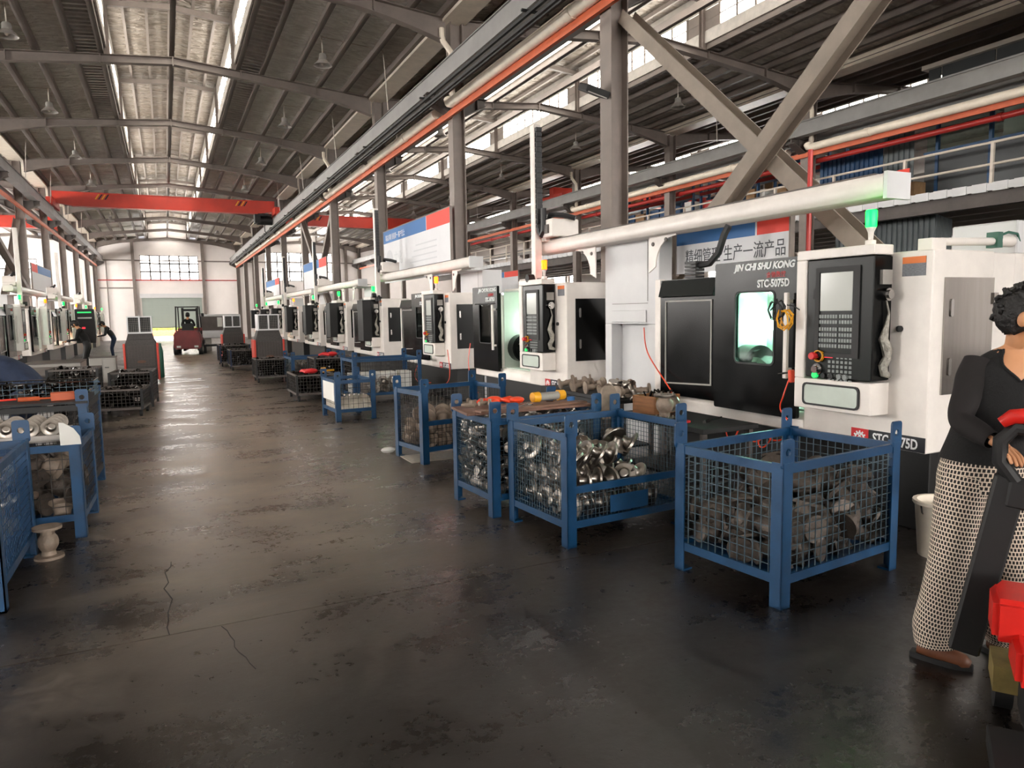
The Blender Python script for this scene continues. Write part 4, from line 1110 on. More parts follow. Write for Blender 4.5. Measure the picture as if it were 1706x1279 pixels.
# --- loads: one mesh of a kind, many individuals
def flanged_disc():
    m = MB().lathe([(0.018,0.0),(0.085,0.0),(0.088,0.003),(0.088,0.017),(0.085,0.02),(0.05,0.02),(0.042,0.026),(0.034,0.045),(0.034,0.075),(0.030,0.078),(0.018,0.078)], 24)
    return m.mesh('flanged_disc', M['flange'], 40)
def valve_body():
    m = MB().lathe([(0.03,-0.13),(0.075,-0.13),(0.077,-0.127),(0.077,-0.112),(0.073,-0.108),(0.042,-0.104),(0.042,-0.08),(0.06,-0.055),(0.072,-0.025),(0.074,0.0),(0.072,0.025),(0.06,0.055),(0.042,0.08),(0.042,0.104),(0.073,0.108),(0.077,0.112),(0.077,0.127),(0.075,0.13),(0.03,0.13)], 20)
    m.cyl((0.03,0,0), (0.115,0,0), 0.046, 0.042, n=14)
    n = 16
    out = rrect(-0.062, 0.062, -0.062, 0.062, 0.018, 3)
    inn = [(0.026*math.cos(2*PI*i/len(out)+0.78), 0.026*math.sin(2*PI*i/len(out)+0.78)) for i in range(len(out))]
    m.ring(out, inn, 'x', 0.112, 0.128)
    return m.mesh('valve_casting', M['casting'], 40)
def dome_casting():
    m = MB().lathe([(0.0,0.0),(0.085,0.0),(0.095,0.006),(0.095,0.022),(0.088,0.028),(0.062,0.032),(0.055,0.05),(0.05,0.085),(0.036,0.098),(0.0,0.102)], 20)
    return m.mesh('round_casting', M['pale_casting'], 40)
def elbow():
    pts = [(0.0,0,0),(0.0,0,0.04)] + [(0.11-0.11*math.cos(a), 0, 0.04+0.11*math.sin(a)) for a in (PI/2*i/6 for i in range(1,7))] + [(0.15,0,0.15)]
    m = MB().tube(pts, 0.042, 12).cyl((0,0,-0.016),(0,0,0.004), 0.075, n=18).cyl((0.15,0,0.15),(0.17,0,0.15), 0.075, n=18)
    return m.mesh('pipe_elbow', M['casting'], 40)
def small_fitting():
    m = MB().lathe([(0.012,0),(0.034,0),(0.036,0.004),(0.036,0.012),(0.022,0.016),(0.02,0.05),(0.028,0.054),(0.028,0.066),(0.012,0.068)], 12)
    return m.mesh('small_fitting', M['flange'], 40)
ME = {'disc': flanged_disc(), 'valve': valve_body(), 'dome': dome_casting(), 'elbow': elbow(), 'fit': small_fitting()}
NM = {'disc': 'flanged_disc', 'valve': 'valve_casting', 'dome': 'round_casting', 'elbow': 'pipe_elbow', 'fit': 'small_fitting'}
def load(kind, label, cat, group, pos, rot, sc=1.0, me=None):
    o = link(NM[kind], me or ME[kind], None, pos, rot)
    o.scale = (sc, sc, sc)
    return tag(o, label, cat, group)
R_ = random.Random(11)
# cage 1: dark valve castings, a slope rising towards the lathe
lab = 'dark grey flanged valve casting heaped in the blue cage nearest the woman'
spots = []
for lay in range(3):
    for i in range(5):
        for j in range(3):
            x = -0.36 + 0.18*i + R_.uniform(-0.02, 0.02); y = -0.21 + 0.21*j + R_.uniform(-0.02, 0.02)
            top = 0.16 + 0.20*(x+0.5) + 0.12*(y+0.3)
            z = 0.235 + 0.135*lay
            if lay and z > top + 0.20: continue
            spots.append((x, y, z + R_.uniform(-0.01, 0.02)))
for n, (x, y, z) in enumerate(spots):
    k = 'elbow' if n % 9 == 4 else 'valve'
    p_ = scatter_in(c1, (x, y, z), 0)
    load(k, lab if k == 'valve' else 'dark flanged pipe elbow lying among the valve castings in the cage by the woman', 'casting' if k == 'valve' else 'pipe elbow',
         'valve castings in the cage by the woman' if k == 'valve' else 'pipe elbows in the cage by the woman', p_, (R_.uniform(0, 6.3), R_.uniform(0, 6.3), R_.uniform(0, 6.3)), R_.uniform(0.92, 1.12))
# cage 2: bright discs, rows on edge below, loose on top
lab = 'bright machined flanged disc heaped in the blue cage with the solid plate'
for lay in range(3):
    for i in range(7):
        for j in range(4):
            x = -0.44 + 0.115*i; y = -0.27 + 0.18*j; z = 0.245 + 0.165*lay
            if lay == 2 and (i > 3 or R_.random() < 0.2): continue
            if lay == 1 and i > 5: continue
            rot = (R_.uniform(-0.2, 0.2), -PI/2 + R_.uniform(-0.25, 0.25), R_.uniform(-0.2, 0.2))
            if lay == 2 or (lay == 1 and i > 3): rot = (R_.uniform(-0.8, 0.8), R_.uniform(-1.5, -0.2), R_.uniform(-0.6, 0.6))
            p_ = scatter_in(c2, (x + R_.uniform(-0.012, 0.012) + 0.05, y + (0.015 if (i+lay) % 2 else -0.015), z + R_.uniform(-0.01, 0.01)), 0)
            load('disc', lab, 'flange', 'discs in the cage with the plate', p_, rot, R_.uniform(0.95, 1.04))
for (x, y, z, rx, ry) in ((0.26, 0.10, 0.60, -0.9, 0.5), (0.33, -0.02, 0.56, -0.8, -0.7), (0.20, 0.02, 0.54, 0.3, 0.2)):
    p_ = scatter_in(c2, (x, y, z), 0)
    load('disc', 'bright flanged disc lying on top of the heap, in the corner towards the lathe', 'flange', 'discs on top of the heap', p_, (rx, ry, 0.4), 1.2)
# cage 3: small shiny parts filling it to the brim
lab = 'small shiny turned fitting in the blue cage under the tool board'
n = 0
for lay in range(7):
    for i in range(9):
        for j in range(5):
            edge = i in (0, 8) or j in (0, 4) or lay == 6
            if not edge: continue
            x = -0.42 + 0.105*i; y = -0.26 + 0.13*j; z = 0.21 + 0.08*lay
            p_ = scatter_in(c3, (x + R_.uniform(-0.015, 0.015), y + R_.uniform(-0.015, 0.015), z + R_.uniform(-0.015, 0.015)), 0)
            load('fit', lab, 'fitting', 'small fittings under the tool board', p_, (R_.uniform(0, 6.3), R_.uniform(0, 6.3), 0), R_.uniform(1.15, 1.5)); n += 1
core = MB()
for i in range(8):
    for j in range(4):
        for l in range(5):
            core.sphere((-0.36+0.1*i+R_.uniform(-.02,.02), -0.21+0.14*j, 0.23+0.09*l), 0.06, 6, 4)
o = part('fill', core, M['scrap'], c3, kind='stuff')
# cage 4: pale round castings
lab = 'pale blasted round casting heaped in the cage with the dark mesh'
for lay in range(3):
    for i in range(5):
        for j in range(3):
            x = -0.38 + 0.19*i + R_.uniform(-0.02, 0.02); y = -0.18 + 0.18*j + R_.uniform(-0.02, 0.02); z = 0.23 + 0.13*lay
            if lay == 2 and R_.random() < 0.4: continue
            p_ = scatter_in(c4, (x, y, z), 0)
            load('dome', lab, 'casting', 'pale castings in the dark mesh cage', p_, (R_.uniform(0.6, 2.4), R_.uniform(-0.8, 0.8), R_.uniform(0, 6.3)), R_.uniform(0.95, 1.2))
# cage 5: white sack, rods
m = MB(); nx = 10; ny = 6; vs = []; fs = []
for j in range(ny+1):
    for i in range(nx+1):
        x = -0.28 + 0.56*i/nx; y = -0.40 + 0.7*j/ny
        vs.append((x, y, 0.20 + 0.03*math.sin(i*1.1+j) + (0.09 if j > 1 else 0.02*j) + 0.06*(x+0.2)))
for j in range(ny):
    for i in range(nx): fs.append((j*(nx+1)+i, j*(nx+1)+i+1, (j+1)*(nx+1)+i+1, (j+1)*(nx+1)+i))
k0 = len(vs); vs += [(v[0], v[1], 0.152) for v in vs]
edge = [i for i in range(nx+1)] + [(j+1)*(nx+1)-1 for j in range(1, ny+1)] + [ny*(nx+1)+i for i in range(nx-1, -1, -1)] + [j*(nx+1) for j in range(ny-1, 0, -1)]
for a, b in zip(edge, edge[1:]+edge[:1]): fs.append((a, b, b+k0, a+k0))
m.add(vs, fs)
o = link('sack', m.mesh('sack', M['sack'], 60), None, scatter_in(c5, (0,0,0), 0), (0,0,c5.rotation_euler[2])); tag(o, 'white woven sack spread over the floor of the small blue cage', 'sack')
for i in range(6):
    p_ = scatter_in(c5, (-0.2+0.075*i, 0.02, 0.335+0.01*(i % 2)), 0)
    o = link('steel_rod', MB().cyl((0,-0.22,0.03), (0.1,0.2,0), 0.013, n=8).mesh('steel_rod', M['flange']) if i == 0 else o.data, None, p_, (0,0,0.1)); tag(o, 'grey steel rod lying on the white sack in the small cage', 'rod', 'rods on the white sack')
part('side_card', MB().box(-0.318, -0.312, -0.36, 0.3, 0.30, 0.58), M['paper'], c5, smooth=0)
# cage 6 / 7 fills
for (cg, lab, kk, mtl, nn) in ((c6, 'dark oily valve casting filling the low blue cage beyond the trolley', 'valve', 'casting', (5, 4, 2)), (c7, 'dark turned disc stacked in the blue cage of white cartons', 'disc', None, (4, 2, 2))):
    for i in range(nn[0]):
        for j in range(nn[1]):
            for l in range(nn[2]):
                p_ = scatter_in(cg, (-0.42+0.2*i, -0.3+0.2*j if cg is c6 else -0.32+0.16*j, 0.24+0.14*l), 0)
                load(kk, lab, 'casting' if kk == 'valve' else 'flange', 'load of ' + ('the low blue cage' if cg is c6 else 'the carton cage'), p_, (R_.uniform(0,6), R_.uniform(0,6), 0), 1.0)
for i, (x, y, z, sx) in enumerate(((-0.35, 0.2, 0.152, 0.42), (0.12, 0.2, 0.152, 0.4), (0.5, 0.18, 0.152, 0.22))):
    p_ = scatter_in(c7, (x, y, z), 0)
    m = MB().box(-sx/2, sx/2, -0.16, 0.16, 0, 0.36)
    o = link('carton', m.mesh('carton', M['paper'], 0, 0.006), None, p_, (0,0,0.02)); tag(o, ('white carton standing in the blue cage behind the small cage, widest of three', 'white carton in the middle of the cage behind the small cage', 'narrow white carton at the lathe end of the cage')[i], 'carton')
    part('tape', MB().box(-sx/2-0.001, sx/2+0.001, -0.03, 0.03, 0.12, 0.362), M['sack'], o, smooth=0)
# cages across the aisle
lab = 'polished disc on edge in the cage across the aisle nearest the camera'
for l in range(3):
    for j in range(5):
        for i in range(2):
            p_ = scatter_in(cl1, (0.22 - 0.2*i, -0.42+0.2*j, 0.27+0.17*l), 0)
            load('disc', lab, 'flange', 'discs in the near cage across the aisle', p_, (R_.uniform(-0.3, 0.3), PI/2+R_.uniform(-0.4, 0.4), 0), 1.15)
lab = 'raw brown casting in the cage with the paper across the aisle'
for l in range(3):
    for i in range(5):
        for j in range(2):
            p_ = scatter_in(cl2, (-0.42+0.2*i, -0.22+0.26*j, 0.24+0.13*l), 0)
            load('valve' if (i+l) % 2 else 'dome', lab if (i+l) % 2 else 'pale round casting in the cage with the paper across the aisle', 'casting', 'raw castings in the paper cage' if (i+l) % 2 else 'round castings in the paper cage', p_, (R_.uniform(0, 6), R_.uniform(0, 6), R_.uniform(0, 6)), 1.1)
tr = tag(link('parts_tray', MB().box(-0.44, 0.42, -0.26, 0.26, 0, 0.012).box(-0.44,0.42,-0.26,-0.25,0,0.05).box(-0.44,0.42,0.25,0.26,0,0.05).mesh('parts_tray', M['galv'], 0), None, scatter_in(cl2, (0.0, 0.02, 0.705), 0), (0,0,-0.03)), 'metal tray of turned discs lying across the cage with the paper', 'tray')
lab = 'bright turned disc standing in a row on the metal tray across the aisle'
for i in range(6):
    for j in range(4):
        p_ = scatter_in(cl2, (-0.36+0.14*i, -0.17+0.115*j, 0.80), 0)
        load('disc', lab, 'flange', 'discs on the tray across the aisle', p_, (PI/2-0.35, 0.1, 0.2), 0.75)
ppm = MB(); q = [(0.0, 0.0), (0.13, 0.0), (0.125, 0.06), (0.09, 0.12), (0.03, 0.165), (0.0, 0.17)]
ppm.prism(q, 'y', -0.0015, 0.0015)
o = link('paper_sheet', ppm.mesh('paper_sheet', M['paper'], 0), None, scatter_in(cl2, (0.43, -0.415, 0.70), 0), (0.08, 0, -0.03)); tag(o, 'white sheet of paper curled over the corner post of the cage across the aisle', 'paper')

# valve spool standing on the floor, pale scrap by the cage
sp = MB().lathe([(0.02,0),(0.09,0),(0.09,0.018),(0.045,0.022),(0.04,0.05),(0.06,0.085),(0.064,0.11),(0.058,0.14),(0.042,0.165),(0.045,0.195),(0.088,0.2),(0.088,0.218),(0.02,0.218)], 20).shift((-0.80, 5.60, 0.0))
solo('pipe_spool', 'pale flanged pipe spool standing on the floor beside the paper cage', 'pipe spool', sp, M['pale_casting'])
m = MB(); m.sphere((2.25, 8.02, 0.028), 0.075, 9, 6, (1.15, 0.8, 0.5))
solo('cloth_rag', 'small crumpled white rag on the floor at the foot of the blue cage', 'rag', m, M['paper'])
solo('cardboard_sheet', 'pale sheet of cardboard under the front of the cage of round castings', 'cardboard', MB().box(2.3, 2.9, 7.28, 7.72, 0.001, 0.006), M['sack'], smooth=0)

# board of tools on cage 3
bd = MB().prism([(-0.58, -0.16), (0.56, -0.26), (0.60, 0.10), (-0.50, 0.30)], 'z', 0, 0.022)
brd = tag(link('board', bd.mesh('board', M['board'], 0, 0.003), None, (2.66, 5.36, 0.792), (0, 0, 0.07)), 'oily brown board laid across the cage of small shiny parts', 'board')
bd2 = MB().box(-0.52, 0.52, -0.05, 0.05, 0, 0.016)
tag(link('board', bd2.mesh('board', M['board'], 0), None, (2.70, 5.20, 0.815), (0, 0, 0.10)), 'narrow plank lying along the edge of the oily board', 'board')
lt = thing('work_lantern', 'grey tube lantern with yellow end caps on the oily board', 'lantern', (2.93, 5.36, 0.833), 0.12)
part('body', MB().cyl((-0.11,0,0.045),(0.11,0,0.045),0.036,n=14), M['grey_cab'], lt)
for s in (-1, 1): part('end_cap', MB().cyl((s*0.10,0,0.045),(s*0.165,0,0.045),0.046,0.042,n=14), M['yellow'], lt)
part('stand', MB().tube([(-0.05,-0.04,0.01),(0,-0.07,0.008),(0.05,-0.04,0.01)],0.006,6), M['chrome'], lt)
tag(link('blue_cup', MB().lathe([(0.02,0),(0.035,0.0),(0.035,0.05),(0.03,0.05),(0.028,0.006)],12).mesh('blue_cup', M['banner_blue']), None, (3.18, 5.40, 0.80)), 'small blue cup at the lathe end of the oily board', 'cup')
gl = MB(); 
for i in range(5): gl.tube([(0.03*i-0.05, -0.03, 0.02), (0.03*i-0.05, 0.05, 0.035), (0.03*i-0.045, 0.10, 0.02)], [0.017, 0.018, 0.010], 7)
gl.sphere((0, -0.06, 0.03), 0.07, 9, 6, (1.1, 0.9, 0.42))
glm = gl.mesh('work_glove', M['hose'], 50)
for (x, y, z, r, lb) in ((2.60, 5.42, 0.834, 0.6, 'crumpled orange work glove beside the yellow lantern'), (2.44, 5.47, 0.834, 2.2, 'orange work glove further along the oily board')):
    tag(link('work_glove', glm, None, (x, y, z), (0,0,r)), lb, 'glove')
brass = MB().cyl((0,0,0.02),(0.08,0,0.02),0.018,n=8).cyl((0.03,0,0.02),(0.03,0,0.06),0.014,n=8).cyl((0.08,0,0.02),(0.11,0,0.02),0.012,n=8)
brm = brass.mesh('hose_fitting', M['pale_casting'])
for i, (x, y, r) in enumerate(((2.29, 5.38, 0.3), (2.36, 5.30, 1.4), (2.22, 5.31, 2.5))):
    tag(link('hose_fitting', brm, None, (x, y, 0.835), (0,0,r)), ('pale hose fitting on the board, nearest the aisle', 'pale hose fitting on the board beside the glove', 'pale hose fitting at the corner of the board')[i], 'fitting')
tag(link('spanner', MB().beam((-0.13,0,0.006),(0.13,0,0.006),0.018,0.008).ring(rrect(0.11,0.17,-0.028,0.028,0.02),[(0.14+0.014*math.cos(2*PI*i/16),0.014*math.sin(2*PI*i/16)) for i in range(16)],'z',0,0.012).mesh('spanner', M['chrome'], 30), None, (2.55, 5.235, 0.832), (0,0,0.1)), 'long spanner on the plank along the board edge', 'spanner')
# board with tools on cage L3
tag(link('board', MB().box(-0.6, 0.58, -0.5, 0.5, 0, 0.02).mesh('board', M['matt_black'], 0), None, (-1.22, 7.72, 0.872), (0,0,-0.03)), 'dark board across the tall cage over the aisle', 'board')
for i, (x, y, r, lb) in enumerate(((-1.05, 7.40, 0.0, 'orange handled tool lying on the dark board, middle one'), (-0.86, 7.42, 0.1, 'wooden block with an orange side on the dark board'), (-1.42, 7.38, 0.3, 'pink handled tool on the dark board'))):
    if i == 1: m = MB().box(-0.09, 0.09, -0.05, 0.05, 0, 0.07).mesh('wood_block', M['orange'], 0, 0.004)
    else: m = MB().cyl((-0.14,0,0.025),(0.02,0,0.025),0.02,n=9).cyl((0.02,0,0.025),(0.22,0,0.025),0.009,n=8).mesh('hand_tool', M['orange'] if i == 0 else M['banner_red'])
    tag(link('wood_block' if i == 1 else 'hand_tool', m, None, (x, y, 0.893), (0,0,r)), lb, 'block' if i == 1 else 'tool')
wb = thing('wire_basket', 'wire basket of scrap on the dark board across the aisle', 'basket', (-1.05, 7.85, 0.893), -0.03)
part('rim', MB().tube([(-0.5,-0.2,0.14),(0.42,-0.2,0.14),(0.42,0.2,0.14),(-0.5,0.2,0.14),(-0.5,-0.2,0.14)], 0.006, 6), M['chrome'], wb)
for ax, at, a, b in (('x', -0.2, -0.5, 0.42), ('x', 0.2, -0.5, 0.42), ('y', -0.5, -0.2, 0.2), ('y', 0.42, -0.2, 0.2)):
    part('wire_mesh', wire_panel(a, b, 0.0, 0.14, 0.055, 0.002, ax, at), M['wire'], wb, smooth=0, kind='stuff')
sc_ = MB()
for i in range(90):
    sc_.obox((R_.uniform(-0.46, 0.38), R_.uniform(-0.17, 0.17), R_.uniform(0.02, 0.13)), (R_.uniform(0.04, 0.14), 0.02, 0.016), Euler((R_.uniform(0, 6), R_.uniform(-0.5, 0.5), R_.uniform(0, 6))).to_matrix())
part('scrap', sc_, M['scrap'], wb, smooth=0, kind='stuff')

# --- dark mesh bins across the aisle and trolleys
def make_bin(label, w, d, h, wheels=True, fill=None, paint='matt_black', wire='darkwire', name='mesh_bin', zb=0.12, slats=True):
    t = thing(name, label, 'bin', group='dark mesh bins')
    hw, hd = w/2, d/2
    for sx in (-1, 1):
        for sy in (-1, 1):
            part('post', MB().box(sx*hw-0.02, sx*hw+0.02, sy*hd-0.02, sy*hd+0.02, 0.02 if not wheels else zb, h), M[paint], t, smooth=0)
            if wheels: part('caster', MB().cyl((sx*hw*0.9-0.02, sy*hd*0.85, 0.05), (sx*hw*0.9+0.02, sy*hd*0.85, 0.05), 0.05, n=12).box(sx*hw*0.9-0.025, sx*hw*0.9+0.025, sy*hd*0.85-0.02, sy*hd*0.85+0.02, 0.05, zb), M['rubber'], t)
    for ax, at, a, b in (('x', -hd, -hw, hw), ('x', hd, -hw, hw), ('y', -hw, -hd, hd), ('y', hw, -hd, hd)):
        part('wire_mesh', wire_panel(a, b, zb, h, 0.06, 0.0035, ax, at), M[wire], t, smooth=0, kind='stuff')
        m = MB()
        if ax == 'x': m.box(a, b, at-0.016, at+0.016, h-0.03, h).box(a, b, at-0.016, at+0.016, zb, zb+0.04)
        else: m.box(at-0.016, at+0.016, a, b, h-0.03, h).box(at-0.016, at+0.016, a, b, zb, zb+0.04)
        part('rail', m, M['steel_dark'], t, smooth=0)
    part('deck', MB().box(-hw, hw, -hd, hd, zb, zb+0.012), M[paint], t, smooth=0)
    if fill:
        m = MB(); rr = random.Random(int(w*100+h*77))
        for i in range(fill):
            m.obox((rr.uniform(-hw+0.06, hw-0.06), rr.uniform(-hd+0.06, hd-0.06), zb + 0.03 + (h-zb-0.06)*rr.random()**0.8), (rr.uniform(0.05, 0.13), rr.uniform(0.03, 0.07), rr.uniform(0.02, 0.05)), Euler((rr.uniform(0, 6), rr.uniform(0, 6), rr.uniform(0, 6))).to_matrix())
        part('small_castings', m, M['scrap'], t, smooth=0, kind='stuff')
    return t
b1 = make_bin('dark wheeled mesh bin full of small castings, standing out into the aisle', 0.66, 0.78, 0.46, fill=420); b1.location = (-0.70, 13.55, 0); b1.rotation_euler = (0,0,-0.12)
b2 = make_bin('taller dark mesh bin behind the wheeled bin at the aisle edge', 0.66, 0.9, 0.66, fill=260, wheels=False); b2.location = (-0.58, 14.75, 0); b2.rotation_euler = (0,0,-0.08)
b3 = make_bin('dark mesh bin with an open pale frame, second from the aisle', 0.72, 0.8, 0.78, fill=200, wheels=False); b3.location = (-1.45, 14.3, 0)
b4 = make_bin('low dark mesh bin beside the wheeled bin, towards the bending worker', 0.9, 0.8, 0.5, fill=240, wheels=False); b4.location = (-1.75, 12.3, 0)
b5 = make_bin('dark mesh trolley with red gloves on its load', 0.72, 1.1, 0.50, fill=380); b5.location = (2.50, 14.2, 0)
b5b = make_bin('dark mesh bin stacked high with castings behind the small blue cage', 0.9, 0.8, 0.72, fill=320, wheels=False); b5b.location = (3.22, 15.6, 0)
b6 = make_bin('dark wheeled mesh bin in front of the air cooler, lathe side', 0.72, 0.8, 0.58, fill=260); b6.location = (2.28, 18.55, 0)
b7 = make_bin('dark mesh bin along the aisle before the far air cooler', 0.9, 1.0, 0.62, fill=240, paint='navy'); b7.location = (2.15, 23.3, 0)
b8 = make_bin('dark navy mesh bin with shiny parts, farthest on the lathe side', 0.9, 1.4, 0.70, fill=240, paint='navy'); b8.location = (2.0, 25.6, 0)
for (x, y, z, r, lb) in ((2.42, 14.0, 0.50, 0.4, 'bundle of red work gloves on the dark mesh trolley'), (3.05, 15.3, 0.74, 1.2, 'red glove and cap on the high castings bin')):
    g = link('work_glove', glm.copy(), None, (x, y, z), (0,0,r)); g.data.materials[0] = M['letter_red']; g.scale = (1.7, 1.7, 1.7); tag(g, lb, 'glove')
tag(link('yellow_gauge', MB().cyl((0,0,0),(0,0,0.09),0.05,n=14).cyl((0.0,0,0.03),(0.22,0,0.03),0.018,n=8).mesh('yellow_gauge', M['yellow']), None, (2.72, 14.1, 0.50), (0,0,0.2)), 'yellow handled tool next to the red gloves', 'tool')

# --- cabinets and boxes across the aisle
def cabinet(label, x, y, z, w, d, h, m='grey_cab', name='steel_cabinet', rot=0, doors=2):
    t = thing(name, label, 'cabinet', (x, y, z), rot)
    if z > 0.05:
        for sx in (-1, 1):
            for sy in (-1, 1): part('leg', MB().box(sx*(w/2-0.04)-0.02, sx*(w/2-0.04)+0.02, sy*(d/2-0.04)-0.02, sy*(d/2-0.04)+0.02, -z, 0), M['steel_dark'], t, smooth=0)
    part('carcass', MB().box(-w/2, w/2, -d/2, d/2, 0, h), M[m], t, bevel=0.008)
    part('top', MB().box(-w/2-0.01, w/2+0.01, -d/2-0.01, d/2+0.01, h, h+0.02), M['steel_dark'], t, smooth=0)
    for i in range(doors):
        a = -w/2+0.02+i*(w-0.04)/doors
        dd = part('door', MB().box(a+0.006, a+(w-0.04)/doors-0.006, -d/2-0.012, -d/2, 0.03, h-0.03), M[m], t, bevel=0.004)
        part('handle', MB().box(a+0.04, a+0.12, -d/2-0.03, -d/2-0.012, h*0.6, h*0.6+0.02), M['chrome'], dd)
    return t
cabinet('pale open topped box cabinet beside the bending worker', -1.72, 9.9, 0, 0.86, 0.7, 0.62, 'white2', doors=1)
cabinet('pale cabinet on short legs behind the mesh bins', -1.32, 18.6, 0.18, 0.52, 0.5, 0.56, 'grey_cab')
cabinet('long grey bench cabinet in front of the lathes across the aisle', -2.35, 19.6, 0, 1.1, 1.4, 0.62, 'grey_cab', doors=3)
cabinet('low dark bench with castings before the lathes across the aisle', -2.5, 15.4, 0, 1.3, 2.6, 0.66, 'matt_black', doors=3)
bn = make_bin('pale wire basket of white bottles across the aisle', 0.6, 0.5, 0.5, fill=60, wheels=False, paint='grey_cab', wire='sack'); bn.location = (-1.85, 11.6, 0.0)
tag(link('paper_stack', MB().box(-0.3,0.3,-0.2,0.2,0,0.07).box(-0.26,0.22,-0.17,0.2,0.07,0.11).mesh('paper_stack', M['sack'], 0), None, (-1.75, 9.9, 0.64), (0,0,0.1)), 'stack of pale cartons lying on the box cabinet', 'carton')

# --- air coolers
def air_cooler(label, x, y, s=1.0):
    t = thing('air_cooler', label, 'air cooler', (x, y, 0), group='wheeled evaporative air coolers'); t.scale = (s, s, s)
    part('tank', MB().prism([(-0.36,0.12),(0.36,0.12),(0.36,0.95),(0.30,1.10),(-0.30,1.10),(-0.36,0.95)], 'y', -0.3, 0.3), M['grey_filter'], t, bevel=0.01)
    for s_ in (-1, 1):
        part('side_cheek', MB().box(s_*0.335, s_*0.385, -0.325, 0.32, 0.10, 1.0), M['red'], t, bevel=0.01)
    g = MB()
    for i in range(15): g.box(-0.29, 0.29, -0.318, -0.306, 0.46+0.034*i, 0.472+0.034*i)
    for i in range(9): g.box(-0.28+0.07*i-0.003, -0.28+0.07*i+0.003, -0.322, -0.312, 0.45, 0.96)
    part('front_grille', g, M['steel_dark'], t, smooth=0, kind='stuff')
    part('badge', MB().prism([(0.10*math.cos(a), 0.56+0.035*math.sin(a)) for a in (2*PI*i/14 for i in range(14))], 'y', -0.33, -0.32), M['board'], t, smooth=0)
    part('neck', MB().prism([(-0.30,1.10),(0.30,1.10),(0.26,1.24),(-0.26,1.24)], 'y', -0.27, 0.27), M['grey_filter'], t)
    hd = part('louvre_head', MB().ring([(-0.27,1.24),(0.27,1.24),(0.27,1.66),(-0.27,1.66)], [(-0.24,1.28),(0.24,1.28),(0.24,1.63),(-0.24,1.63)], 'y', -0.34, -0.28).box(-0.27,0.27,-0.28,0.24,1.24,1.66).box(-0.018,0.018,-0.345,-0.28,1.26,1.65), M['white2'], t, smooth=0)
    part('dark_duct', MB().box(-0.24, 0.24, -0.284, -0.2805, 1.28, 1.63), M['matt_black'], hd, smooth=0)
    lv = MB()
    for s_ in (-1, 1):
        for i in range(7): lv.box(s_*0.02, s_*0.24, -0.335, -0.325, 1.31+0.045*i, 1.313+0.045*i)
        for i in range(5): lv.box(s_*(0.05+0.04*i)-0.0015, s_*(0.05+0.04*i)+0.0015, -0.33, -0.32, 1.28, 1.63)
    part('louvre', lv, M['grey_cab'], hd, smooth=0, kind='stuff')
    for sx in (-1, 1):
        for sy in (-1, 1): part('caster', MB().cyl((sx*0.27-0.02, sy*0.22, 0.06), (sx*0.27+0.02, sy*0.22, 0.06), 0.06, n=12), M['rubber'], t)
    return t
ac = air_cooler('orange and grey wheeled air cooler on the far side of the aisle', -0.57, 19.8)
dup(ac, (2.42, 19.9, 0), label='orange and grey wheeled air cooler on the lathe side of the aisle')
dup(ac, (2.12, 27.2, 0), label='orange and grey air cooler farther along the lathe side, before the forklift trailer')
gc = MB().lathe([(0.0,0),(0.06,0.0),(0.07,0.02),(0.07,0.72),(0.05,0.82),(0.035,0.86),(0.035,0.93),(0.0,0.93)], 14).shift((-0.17, 21.6, 0))
solo('pipe_frame_upright', 'green upright standing for a pipe frame behind the air cooler', 'pipe frame', gc, M['green_tank'])  # cylinder shape made up in place of a green pipe frame

# --- tables by the two near lathes
def table(label, x, y, w, d, h, rot=0, m='matt_black', shelf=True):
    t = thing('steel_table', label, 'table', (x, y, 0), rot)
    part('top', MB().box(-w/2, w/2, -d/2, d/2, h-0.04, h), M[m], t, bevel=0.004)
    for sx in (-1, 1):
        for sy in (-1, 1): part('leg', MB().box(sx*(w/2-0.05)-0.02, sx*(w/2-0.05)+0.02, sy*(d/2-0.05)-0.02, sy*(d/2-0.05)+0.02, 0, h-0.04), M['steel_dark'], t, smooth=0)
    if shelf: part('shelf', MB().box(-w/2+0.05, w/2-0.05, -d/2+0.05, d/2-0.05, 0.25, 0.27), M[m], t, smooth=0)
    return t
table('dark steel table with the wooden box and the valve, before the lit lathe', 3.86, 4.72, 0.56, 1.16, 0.70)
tb = table('long black feed table of flanges before the open lathe', 4.13, 6.35, 0.46, 1.30, 0.74)
part('apron', MB().box(-0.235, -0.23, -0.62, 0.62, 0.45, 0.70), M['matt_black'], tb, smooth=0)
part('casting_box', MB().box(-0.22, 0.2, 0.66, 0.98, 0.52, 0.74), M['matt_black'], tb, bevel=0.004)
fw = MB().lathe([(0.02,-0.09),(0.066,-0.09),(0.068,-0.086),(0.068,-0.07),(0.03,-0.066),(0.028,-0.02),(0.036,0),(0.028,0.02),(0.03,0.066),(0.068,0.07),(0.068,0.086),(0.066,0.09),(0.02,0.09)], 18).mesh('flanged_pipe', M['pale_casting'], 40)
R2_ = random.Random(4)
for i in range(5):
    for j in range(2):
        o = link('flanged_pipe', fw, None, (3.99 + 0.22*j, 6.86 - 0.27*i, 0.81), (0.25*j, PI/2-0.15+R2_.uniform(-0.2, 0.2), R2_.uniform(-0.35, 0.35)))
        tag(o, 'pale double flanged pipe lying in a row on the long black feed table', 'flanged pipe', 'flanged pipes on the feed table')
for i in range(3):
    o = link('flanged_pipe', fw.copy(), None, (4.02 + 0.03*i, 5.98 - 0.12*i, 0.81), (0.3, 0.3*i, 1.1*i)); o.data.materials[0] = M['flange']
    tag(o, 'bright finished flange at the near end of the feed table', 'flanged pipe', 'finished flanges on the feed table')
